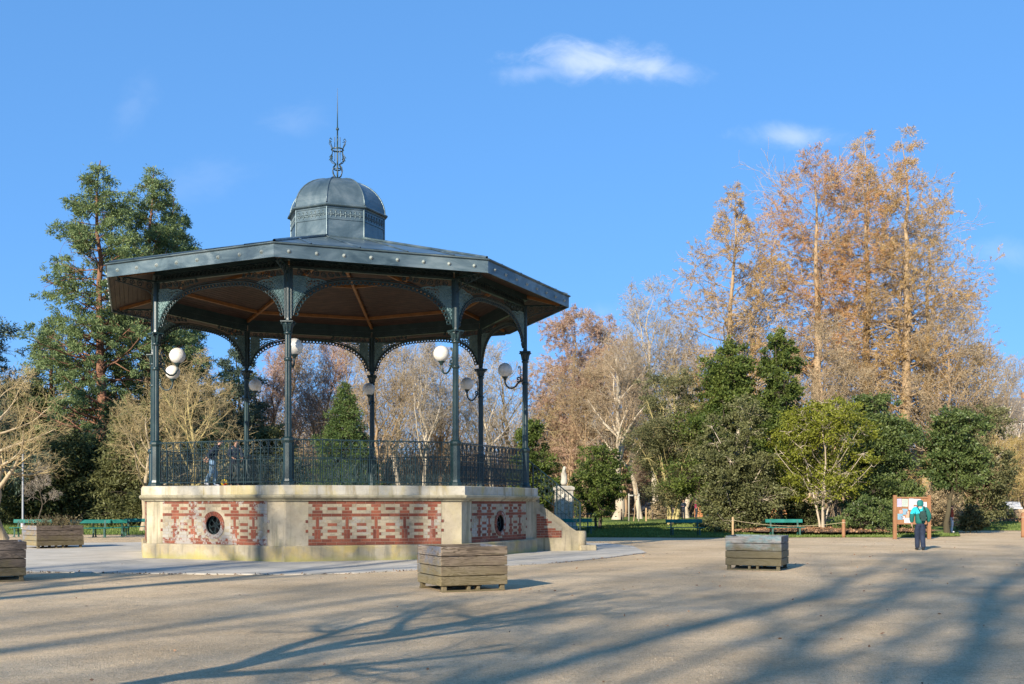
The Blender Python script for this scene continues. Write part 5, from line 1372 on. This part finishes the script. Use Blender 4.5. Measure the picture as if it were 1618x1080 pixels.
def seqprof(t): return (.50+.50*(1-t))*np.clip((1-t)*3.4, 0, 1)**.7*(1+.25*np.sin(t*23))
SQ = dict(mat=None)
d = 75
def seq(seed, h, w, z0, n, N, prof, tr_, keep=.5): return conifer(seed, h, w, z0, l_seq, b_red, n, N, (.22,.07), -.12, prof, tr_, 9, .17, .11, (1.05,1.65), sub2=3, tipup=.10, t0=.5, keep=keep)
put_tree('sequoia_tree', 'tall open sequoia with a bare reddish trunk, left of the bandstand roof', seq(1, gz(254, d), 4.9, 4.0, 90, 78000, seqprof, .5, .5), 158, d, 0.4)
d = 80
put_tree('sequoia_tree', 'bushy pointed sequoia rising just behind the left eave of the bandstand', seq(2, gz(258, d), 5.0, 3.0, 105, 105000, seqprof, .42, .55), 226, d, 1.7)
d = 84
put_tree('sequoia_tree', 'shorter pointed sequoia whose tip shows above the left eave corner', seq(3, gz(310, d), 4.4, 3.0, 80, 70000, seqprof, .4, .55), 276, d, 2.9)
d = 92
put_tree('sequoia_tree', 'dense green conifer behind the left bandstand globes', seq(4, gz(560, d), 4.2, 1.0, 70, 50000, None, .35, .7), 296, d, .9)
put_tree('sequoia_tree', 'low dense conifer left of the tall open sequoia', seq(5, gz(500, 82), 4.8, .8, 74, 60000, None, .4, .7), 84, 82, .2)
d = 62
put_tree('cedar_tree', 'dark flat-layered cedar reaching in from the left edge', conifer(6, gz(450, d), 5.3, 2.5, l_ced, b_dark, 34, 42000, (.22,.06), -.12, lambda t: (1-.55*t)*np.clip((1-t)*6,0,1), .45, 12, .10, .04, (1.35,1.62), sub2=4, flat=.5), -72, d, .3)
d = 98
put_tree('pine_tree', 'dark layered pine seen between the left columns of the bandstand', conifer(7, gz(540, d), 3.9, 4.0, l_ced, b_dark, 40, 26000, (.30,.09), -.15, lambda t: (1-t)**.6*(1+.3*np.sin(t*40)), .3, 10, .16, .05, (1.2,1.6), sub2=3, flat=.3), 385, d, .0)
d = 100
put_tree('pine_tree', 'broad dark conifer low behind the second left column', conifer(8, gz(632, d), 5.2, 1.0, l_yewolive, b_dark, 50, 24000, (.34,.12), -.1, lambda t: (1-t)**.5, .3, 10, .2, .06, (1.1,1.6), sub2=3), 355, d, .0)
# dark yews on the left
yw = dict(droop=-.3, subs=8, tuft=.22, sub2=4)
put_tree('yew_tree', 'very dark spreading yew behind the left lawn, left of the tall sequoia trunk', conifer(11, gz(690, 70), 4.6, .3, l_yew, b_dark, 62, 34000, (.26,.10), -.35, lambda t: (1-t)**.35, .35, 8, .22, .08, (1.2,1.6), sub2=4), 118, 70, .5)
put_tree('yew_tree', 'dark yew filling the gap beside the bandstand base on the left', conifer(12, gz(697, 72), 4.2, .2, l_yew, b_dark, 60, 30000, (.26,.10), -.35, lambda t: (1-t)**.35, .35, 8, .22, .08, (1.2,1.6), sub2=4), 178, 72, 1.9)
put_tree('yew_tree', 'olive drooping conifer against the left side of the bandstand', conifer(13, gz(640, 66), 3.4, .2, l_yewolive, b_dark, 66, 34000, (.26,.09), -.5, lambda t: (1-t)**.5, .3, 8, .22, .08, (1.1,1.5), sub2=4), 226, 66, 2.7)
put_tree('yew_tree', 'dark low yew at the left edge behind the pole', conifer(14, gz(712, 72), 4.4, .2, l_yew, b_dark, 60, 28000, (.26,.10), -.35, lambda t: (1-t)**.35, .35, 8, .22, .08, (1.2,1.6), sub2=4), 40, 72, 1.1)
put_tree('yew_tree', 'dull olive conifer above the dark yews on the left', conifer(15, gz(600, 78), 4.6, 1.0, l_yewolive, b_dark, 66, 34000, (.32,.12), -.3, lambda t: (1-t)**.5, .3, 8, .28, .08, (1.1,1.5), sub2=4), 40, 79, 2.1)
put_tree('yew_tree', 'dark yew just behind the left railing of the bandstand', conifer(16, gz(700, 74), 4.6, .2, l_yew, b_dark, 60, 26000, (.26,.10), -.3, lambda t: (1-t)**.4, .35, 8, .24, .08, (1.2,1.6), sub2=4), 275, 76, .1)
put_tree('yew_tree', 'dark green conifer behind the railing between the left columns', conifer(17, gz(668, 84), 4.2, .2, l_yewolive, b_dark, 60, 24000, (.3,.12), -.3, lambda t: (1-t)**.45, .35, 8, .26, .08, (1.2,1.6), sub2=4), 425, 88, .7)
# spruce behind the bandstand
put_tree('spruce_tree', 'green pyramid spruce framed by the middle columns of the bandstand', conifer(21, gz(600, 62), 3.05, .2, l_spr, b_dark, 130, 60000, (.16,.045), -.25, lambda t: (1-t)**.85*(1+.12*np.sin(t*60)), .16, 10, .08, .06, (1.3,1.7), sub2=4, tipup=.12), 546, 62, .0)
# evergreens behind the stair
put_tree('evergreen_tree', 'narrow green evergreen standing behind the right end of the bandstand railing', evergreen(31, gz(652, 68), 1.95, .8, l_dgr, b_dark, (.15,.08), 22000, lambda t: np.clip(1-t,0,1)**.5*np.clip(t*5+.5,0,1), 240), 842, 68)
put_tree('evergreen_tree', 'rounded dark evergreen on the lawn just right of the stair railing', evergreen(32, gz(698, 58), 1.75, 1.15, l_dgr, b_dark, (.12,.065), 24000, lambda t: np.sqrt(np.clip(1-(1.75*t-.78)**2,0,1)), 240, stems=3, trunk_r=.09), 946, 59.5)
# evergreens on the right
put_tree('olive_tree', 'airy olive grey evergreen left of the big dark green tree', evergreen(33, gz(582, 66), 2.9, 2.0, l_oli, b_yel, (.15,.055), 40000, lambda t: .55+.45*np.sin(np.clip(t,0,1)*PI)*(1-.35*t), 280, stems=3, lumps=.35, trunk_r=.11), 1058, 66)
cone = lambda t: np.clip(1.04-t,0,1)**.52*np.clip(t*5+.6,0,1)
put_tree('evergreen_tree', 'big dark green evergreen above the grey green holly, broader of the pair', evergreen(34, gz(542, 64), 2.95, 2.4, l_dgr, b_dark, (.17,.085), 62000, cone, 420, trunk_r=.2, lobes=44), 1150, 64)
put_tree('evergreen_tree', 'pointed dark green evergreen, taller and right of the pair above the holly', evergreen(44, gz(524, 64.5), 2.3, 2.4, l_dgr, b_dark, (.17,.085), 52000, cone, 360, trunk_r=.2, lobes=44), 1230, 64.5)
put_tree('holly_tree', 'grey green holly reaching the ground, left of the yellow-green tree', evergreen(35, gz(636, 55), 2.35, .5, l_hol, b_pale, (.13,.075), 52000, lambda t: np.sqrt(np.clip(1-(1.65*t-.78)**2,0,1)), 380, lumps=.22, trunk_r=.13), 1163, 55)
put_tree('laurel_tree', 'yellow-green tree with several pale slanting stems in the leaf litter', evergreen(36, gz(622, 54.5), 3.1, 2.1, l_yg, b_pale, (.15,.065), 27000, lambda t: np.sqrt(np.clip(1-(1.8*t-.72)**2,0,1)), 260, lobes=34, airy=.3, stems=3, lumps=.25, trunk_r=.085), 1300, 54.5)
put_tree('evergreen_tree', 'dark glossy evergreen behind the notice board', evergreen(37, gz(618, 60), 2.55, .4, l_cam, b_dark, (.15,.085), 52000, lambda t: np.sqrt(np.clip(1-(1.6*t-.66)**2,0,1)), 380, lumps=.22), 1388, 60)
put_tree('camellia_tree', 'dark glossy tree with a leaning mossy trunk, right of the walker', evergreen(38, gz(648, 53), 1.8, 2.5, l_cam, b_moss, (.14,.08), 24000, None, 260, trunk_r=.15, lean=(1.3,0), base=(-.35,0)), 1508, 53)
put_tree('evergreen_tree', 'olive brown evergreen at the right behind the camellia', evergreen(39, gz(640, 66), 2.6, .9, l_oli, b_tan, (.17,.08), 32000, None, 240, lumps=.3), 1545, 66)
put_tree('evergreen_tree', 'green evergreen between the big paired evergreens and the yellow-green tree', evergreen(40, gz(612, 66), 2.5, .4, l_dgr, b_dark, (.16,.085), 20000, None, 220), 1245, 67)
# shrubs
def shrub(name, label, seed, px, d, w, h, mat, leaf=(.12,.06), N=7000, z=.1):
    put_tree(name, label, evergreen(seed, h, w, .08, mat, b_dark, leaf, N, lambda t: np.sqrt(np.clip(1-t*t*.98,0,1)), 110, stems=4, trunk_r=.03, lumps=.2), px, d, z=z, cat='shrub')
shrub('shrub', 'glossy dark shrub at the foot of the notice board', 51, 1372, 52.5, 1.45, 1.75, l_cam, N=12000)
shrub('shrub', 'dark reddish shrub left of the pale slanting stems', 52, 1273, 56, .95, 1.55, l_yew)
shrub('shrub', 'dark shrub low between the notice board and the leaning trunk', 53, 1412, 55, 1.1, 1.6, l_cam)
shrub('shrub', 'round olive shrub beside the leaning mossy trunk', 54, 1534, 58, .75, 1.35, l_oli)
shrub('shrub', 'dark ivy mass at the foot of the leaning pale trunk', 55, 1572, 76, 1.4, 1.6, l_yew)
shrub('shrub', 'small dry bush beside the tall tree stakes beyond the lawn', 56, 1040, 84, .9, 1.7, l_fuzt)
shrub('shrub', 'dark bush under the big paired evergreens beside the fence', 57, 1180, 78, 1.2, 1.5, l_yew)
shrub('shrub', 'tan bramble thicket right of the walker', 58, 1488, 64, 1.5, 2.6, l_fuzt, (.16,.05), 9000)
# --- tall bald cypresses on the right
def cypress(seed, h, w, z0, leaf, bmat, N, prof, tr_, twin=False, n=84):
    r = np.random.default_rng(seed); tr = MB(); cr = MB(); tw = []
    stems = [(0,0,1.0)] if not twin else [(0,0,1.0), (1.1,.4,.93)]
    for (bx0, by0, f) in stems:
        P, R = trunk_line(r, h*f, tr_*f, 18, (r.normal(0,.3), r.normal(0,.3)), .004, .018, 1.9, base=(bx0, by0, 0)); tr.tubes(P, R, 10)
        A, RA = grow(r, P, R, n, z0/h, 1.0, (1.0,1.55), (.6,1.3), 8, .10, .14, .26, .18, lambda t: np.maximum(.2, prof(np.clip((t*h-z0)/(h-z0),0,1))), abslen=w)
        tr.tubes(A, np.maximum(RA, .014), 4)
        B, RB = grow(r, A, RA, 8, .25, 1.0, (.4,1.0), (.30,.55), 5, .12, .16, .6, .3, lambda t: 1.1-.5*t); cr.tubes(B, np.maximum(RB, .012), 3, 0)
        C, RC = grow(r, B, RB, 5, .15, 1.0, (.4,1.1), (.4,.7), 4, .02, .18, .6, .5); cr.tubes(C, np.maximum(RC, .009), 3, 0)
        k = np.repeat(r.random(len(B)//8) < .72, 40) if len(C) == len(B)*5 else slice(None); tw.append(C[k])
    S = np.concatenate(tw)
    p, a = samp(r, S, N, .35); a /= np.linalg.norm(a,axis=1,keepdims=True)+1e-9
    cr.kites(p+r.normal(0,.06,(N,3)), a+r.normal(0,.45,(N,3))+np.array([0,0,-.1]), r.uniform(.6,1.4,N)*.22, .038, r, 1)
    return tr.mesh('trunk', [bmat]), cr.mesh('crown', [t_cyp, leaf])
cp1 = lambda t: np.sin(np.clip(t*.9+.18,0,1)*PI)**.6*(1-.25*t)
cp2 = lambda t: (.35+.65*np.clip(t*1.4,0,1))*np.clip((1-t)*3.2,0,1)**.6
put_tree('cypress_tree', 'rusty tan bald cypress, leftmost of the tall group', cypress(61, gz(298, 90), 5.6, 8, l_cyp, b_cyp, 46000, cp1, .45), 1152, 90, .3)
put_tree('cypress_tree', 'orange crowned bald cypress with a pale straight trunk', cypress(62, gz(264, 92), 6.4, 12, l_org, b_cyp, 50000, cp2, .62), 1278, 92, 1.2)
put_tree('cypress_tree', 'tallest tan bald cypress of the group with twin trunks', cypress(63, gz(203, 94), 6.4, 11, l_cyp, b_cyp, 60000, cp1, .55, True, 64), 1362, 94, .0)
put_tree('cypress_tree', 'tall tan bald cypress with a thick trunk, rightmost of the group', cypress(64, gz(216, 92), 6.6, 9, l_cyp, b_cyp, 54000, cp1, .62), 1425, 92, 2.2)
put_tree('cypress_tree', 'bald cypress with bare lower limbs behind the rightmost one', cypress(65, gz(340, 97), 6.0, 8, l_tan, b_cyp, 24000, cp1, .5), 1468, 99, 4.2)
# --- reddish and tan cypresses behind the stair
put_tree('cypress_tree', 'reddish feathery cypress just right of the bandstand eave', cypress(66, gz(492, 104), 5.6, 3, l_fuzz, b_tan, 90000, lambda t: np.clip(1-t**2.2,0,1)**.6, .35, n=80), 900, 104, .5)
put_tree('cypress_tree', 'reddish tan cypress right of the feathery reddish one', cypress(67, gz(512, 108), 5.8, 3, l_fuzz, b_tan, 90000, lambda t: np.clip(1-t**2.2,0,1)**.6, .35, n=80), 958, 108, 2.5)

# --- bare trees: a few kinds, each copy a tree of its own
K_tan = [bare_meshes(100+i, 15, .22, b_tan, t_tan, .22, (.4,.85), .35, 1.0, .42, 1.25, fuzz=(11000,.20,.04,l_fuzt)) for i in range(3)]
K_pink = [bare_meshes(110+i, 15, .2, b_tan, t_pink, .25, (.3,.75), .5, 1.1, .38, 1.25, fuzz=(11000,.18,.04,l_fuzz)) for i in range(2)]
K_pale = [bare_meshes(120+i, 15, .26, b_pale, t_grey, .30, (.35,.8), .45, .9, .42, 1.2, fuzz=(5000,.18,.035,l_fuzt)) for i in range(3)]
K_gold = [bare_meshes(130+i, 9, .2, b_plane, t_gold, .26, (.6,1.05), .45, .9, .5, .9) for i in range(2)]
K_wil = [bare_meshes(140+i, 11, .3, b_tan, t_yel, .25, (.5,1.0), -.55, 1.0, .46, 1.1, fuzz=(9000,.3,.035,l_wil)) for i in range(2)]
bare = [
 # px, top py, distance, kind, index, label
 (428,560,104,'pink',0,'bare reddish tree just right of the second left column of the bandstand'),
 (470,535,108,'tan',0,'bare tan tree behind the second front column of the bandstand'),
 (505,545,96,'pink',1,'bare reddish tree left of the pyramid spruce'),
 (540,530,110,'pale',0,'bare pale tree directly behind the tip of the pyramid spruce'),
 (598,540,92,'tan',1,'bare tan tree just right of the middle rear column'),
 (632,532,98,'pale',1,'bare pale tree between the middle rear column and the third front one'),
 (664,545,90,'pale',2,'bare pale tree with upright limbs left of the third front column'),
 (690,560,104,'tan',2,'bare tan tree touching the third front column'),
 (778,560,98,'pale',0,'bare pale tree between the two right columns of the bandstand'),
 (808,575,104,'gold',1,'bare golden tree left of the rightmost column'),
 (870,590,112,'tan',2,'bare tan tree low behind the narrow evergreen by the railing'),
 (925,580,98,'tan',0,'bare tan tree in front of the reddish cypress'),
 (985,560,100,'tan',1,'bare tan tree right of the reddish tan cypress'),
 (1012,545,86,'pale',1,'bare pale tree behind the tall tree stakes'),
 (1040,475,88,'pale',2,'tall bare whitish tree left of the cypress group'),
 (1085,540,92,'pale',0,'bare whitish tree behind the olive grey evergreen'),
 (1112,560,104,'tan',2,'bare tan tree left of the big paired evergreens'),
 (1205,470,96,'pale',1,'bare forked tree rising behind the big paired evergreens'),
 (1240,540,104,'tan',0,'bare tan tree right of the big paired evergreens'),
 (1300,520,84,'tan',1,'bare tan tree in front of the orange crowned cypress trunk'),
 (1335,570,92,'tan',2,'bare tan tree above the yellow-green tree'),
 (1395,590,104,'pink',0,'bare reddish tree between the cypress trunks'),
 (1450,560,98,'tan',0,'bare tan tree right of the thick cypress trunk'),
 (1500,520,88,'tan',1,'bare golden tan tree above the camellia'),
 (1530,560,96,'tan',2,'bare tan tree left of the far houses'),
 (1582,688,84,'wil',0,'yellow weeping willow in front of the hill houses'),
 (1628,692,80,'wil',1,'yellow weeping willow cut by the right edge'),
 (1500,690,90,'wil',1,'low yellow willow behind the camellia trunk'),
 (1572,575,110,'pale',0,'thin bare pale tree with crooked limbs at the right edge'),
]
KK = dict(tan=(K_tan, 15), pink=(K_pink, 15), pale=(K_pale, 15), gold=(K_gold, 9), wil=(K_wil, 11))
for i, (px, py, d, kd, ix, lb) in enumerate(bare):
    ms, hh = KK[kd]; s = gz(py, d)/(hh*1.04)
    put_tree('willow_tree' if kd == 'wil' else 'bare_tree', lb, ms[ix % len(ms)], px, d, i*1.7+.3, (s*1.0, s*1.0, s))
# pollards near the viewer: left edge, behind the bandstand
put_tree('pollard_tree', 'pollarded plane tree with wide knotty bare branches at the left edge', bare_meshes(151, 6.3, .24, b_plane, t_gold, .34, (.95,1.5), .42, .95, .62, .62), 4, 46, 1.2)
put_tree('pollard_tree', 'bare golden pollard behind the left railing of the bandstand', bare_meshes(152, 8.4, .2, b_yel, t_gold, .24, (.6,1.15), .42, 1.0, .56, .8), 313, 59, .4)
put_tree('pollard_tree', 'bare golden tree whose twigs reach toward the left columns', bare_meshes(153, 6.5, .16, b_plane, t_gold, .3, (.8,1.3), .4, .9, .55, .7), 225, 58, .9)
put_tree('bare_tree', 'thin leaning trunk with yellowish bark left of the far people', bare_meshes(154, 10, .16, b_yel, t_gold, .3, (.4,.9), .4, .7, .35, 1.0), 1066, 74, .3)
put_tree('bare_tree', 'thick pale leaning trunk behind the rock wall', bare_meshes(155, 12, .62, b_pale, t_yel, .3, (.5,1.0), .2, .8, .42, 1.1, lean=(-2.2,0)), 1560, 80, .0, (.8,.8,.58))
put_tree('bare_tree', 'thick pale trunk beyond the lawn left of the tall stakes', bare_meshes(156, 13, .42, b_pale, t_tan, .3, (.4,.9), .4, .9, .42, 1.1), 974, 84, 2.0)
put_tree('bare_tree', 'straight pole-like conifer trunk with short dead limbs on the right', conifer(157, gz(525, 92), 2.6, 4, l_tan, b_tan, 34, 900, (.2,.05), .1, lambda t: .9-.5*t, .2, 5, .05, .15, (1.2,1.6)), 1557, 92, 2.0)
put_tree('sapling', 'slender sapling behind the planter of dry stalks', bare_meshes(158, 3.4, .05, b_dark, t_grey, .4, (.4,.8), .4, .6, .35, .5), 55, 56, 2.0)
put_tree('sapling', 'young bare sapling tied between the two tall stakes', bare_meshes(159, 5.0, .04, b_tan, t_tan, .4, (.3,.7), .5, .6, .3, .5), 1001, 78, .5, z=.25)
# far wood closing the view
r = np.random.default_rng(77); mb = MB(); N = 10500
x = r.uniform(-125, 130, N); y = r.uniform(112, 150, N); hgt = r.uniform(3, 12, N)
b0 = np.stack([x, y, np.zeros(N)-.3], 1); dr = np.stack([r.normal(0,.25,N), r.normal(0,.2,N), np.ones(N)], 1)*hgt[:, None]
P = np.stack([b0, b0+dr*.4+r.normal(0,.15,(N,3)), b0+dr*.75+r.normal(0,.3,(N,3)), b0+dr+r.normal(0,.4,(N,3))], 1)
mb.tubes(P, np.tile([.07,.05,.035,.02], (N,1)), 3)
A, RA = grow(r, P, np.tile([.07,.05,.035,.02], (N,1)), 6, .15, 1, (.4,1.0), (.25,.5), 4, .3, .15, .6, .5); mb.tubes(A, np.clip(RA,.018,.04), 3)
p, a = samp(r, A, 84000); mb.kites(p+r.normal(0,.15,p.shape), a+r.normal(0,.5,a.shape), .35, .12, r, 1)
mb.obj('far_wood', [t_tan, l_fuzt], kind='stuff')
r = np.random.default_rng(78); mb = MB(); N = 105000
x = r.uniform(-130, 135, N); y = r.uniform(150, 156, N); cl = np.sin(x*.55)*.5+np.sin(x*1.37+1)*.35
z = r.uniform(0, 1, N)**.8*(8.5+2.0*cl)
mb.kites(np.stack([x,y+cl,z],1), r.normal(size=(N,3)), .75, .4, r); mb.obj('far_thicket', [leafmat('brown_thicket', (.16,.13,.08), (.32,.26,.16), .1, .2)], kind='stuff')
# big bare trees standing behind the photographer: they throw the long shadows
sh = np.array([math.sin(SUN_AZ), math.cos(SUN_AZ)])/math.tan(SUN_EL)
K_big = [bare_meshes(170+i, 23, .42, b_plane, t_gold, .33, (.4,.85), .45, .62, .42, .8, rr0=.55) for i in range(2)]
gb = 'tall bare plane trees behind the viewer'
ca_, sa_ = math.cos(SUN_AZ), math.sin(SUN_AZ)
for i, (q, a_, s_) in enumerate(((-15.2,-22,1.1),(-20,-18,1.05),(-6.2,-30,1.15),(-2.6,-38,1.2),(.6,-24,1.1),(4.4,-16,1.1),(-11.5,-46,1.2))):
    t = thing('plane_tree', 'tall bare plane tree standing behind the viewer, out of the picture', 'tree', (q*ca_+a_*sa_, -q*sa_+a_*ca_, 0), i*1.9, gb, s_)
    for me in K_big[i % 2]: link(me.name.split('.')[0], me, t)
t = thing('pollard_tree', 'small bare pollard left of the viewer with a forked shadow across the foreground gravel', 'tree', (-6.0, 4.3, 0), .5, None, 1.0)
for me in bare_meshes(183, 6.2, .25, b_plane, t_gold, .38, (.6,1.15), .4, .72, .52, .7, rr0=.72): link(me.name.split('.')[0], me, t)
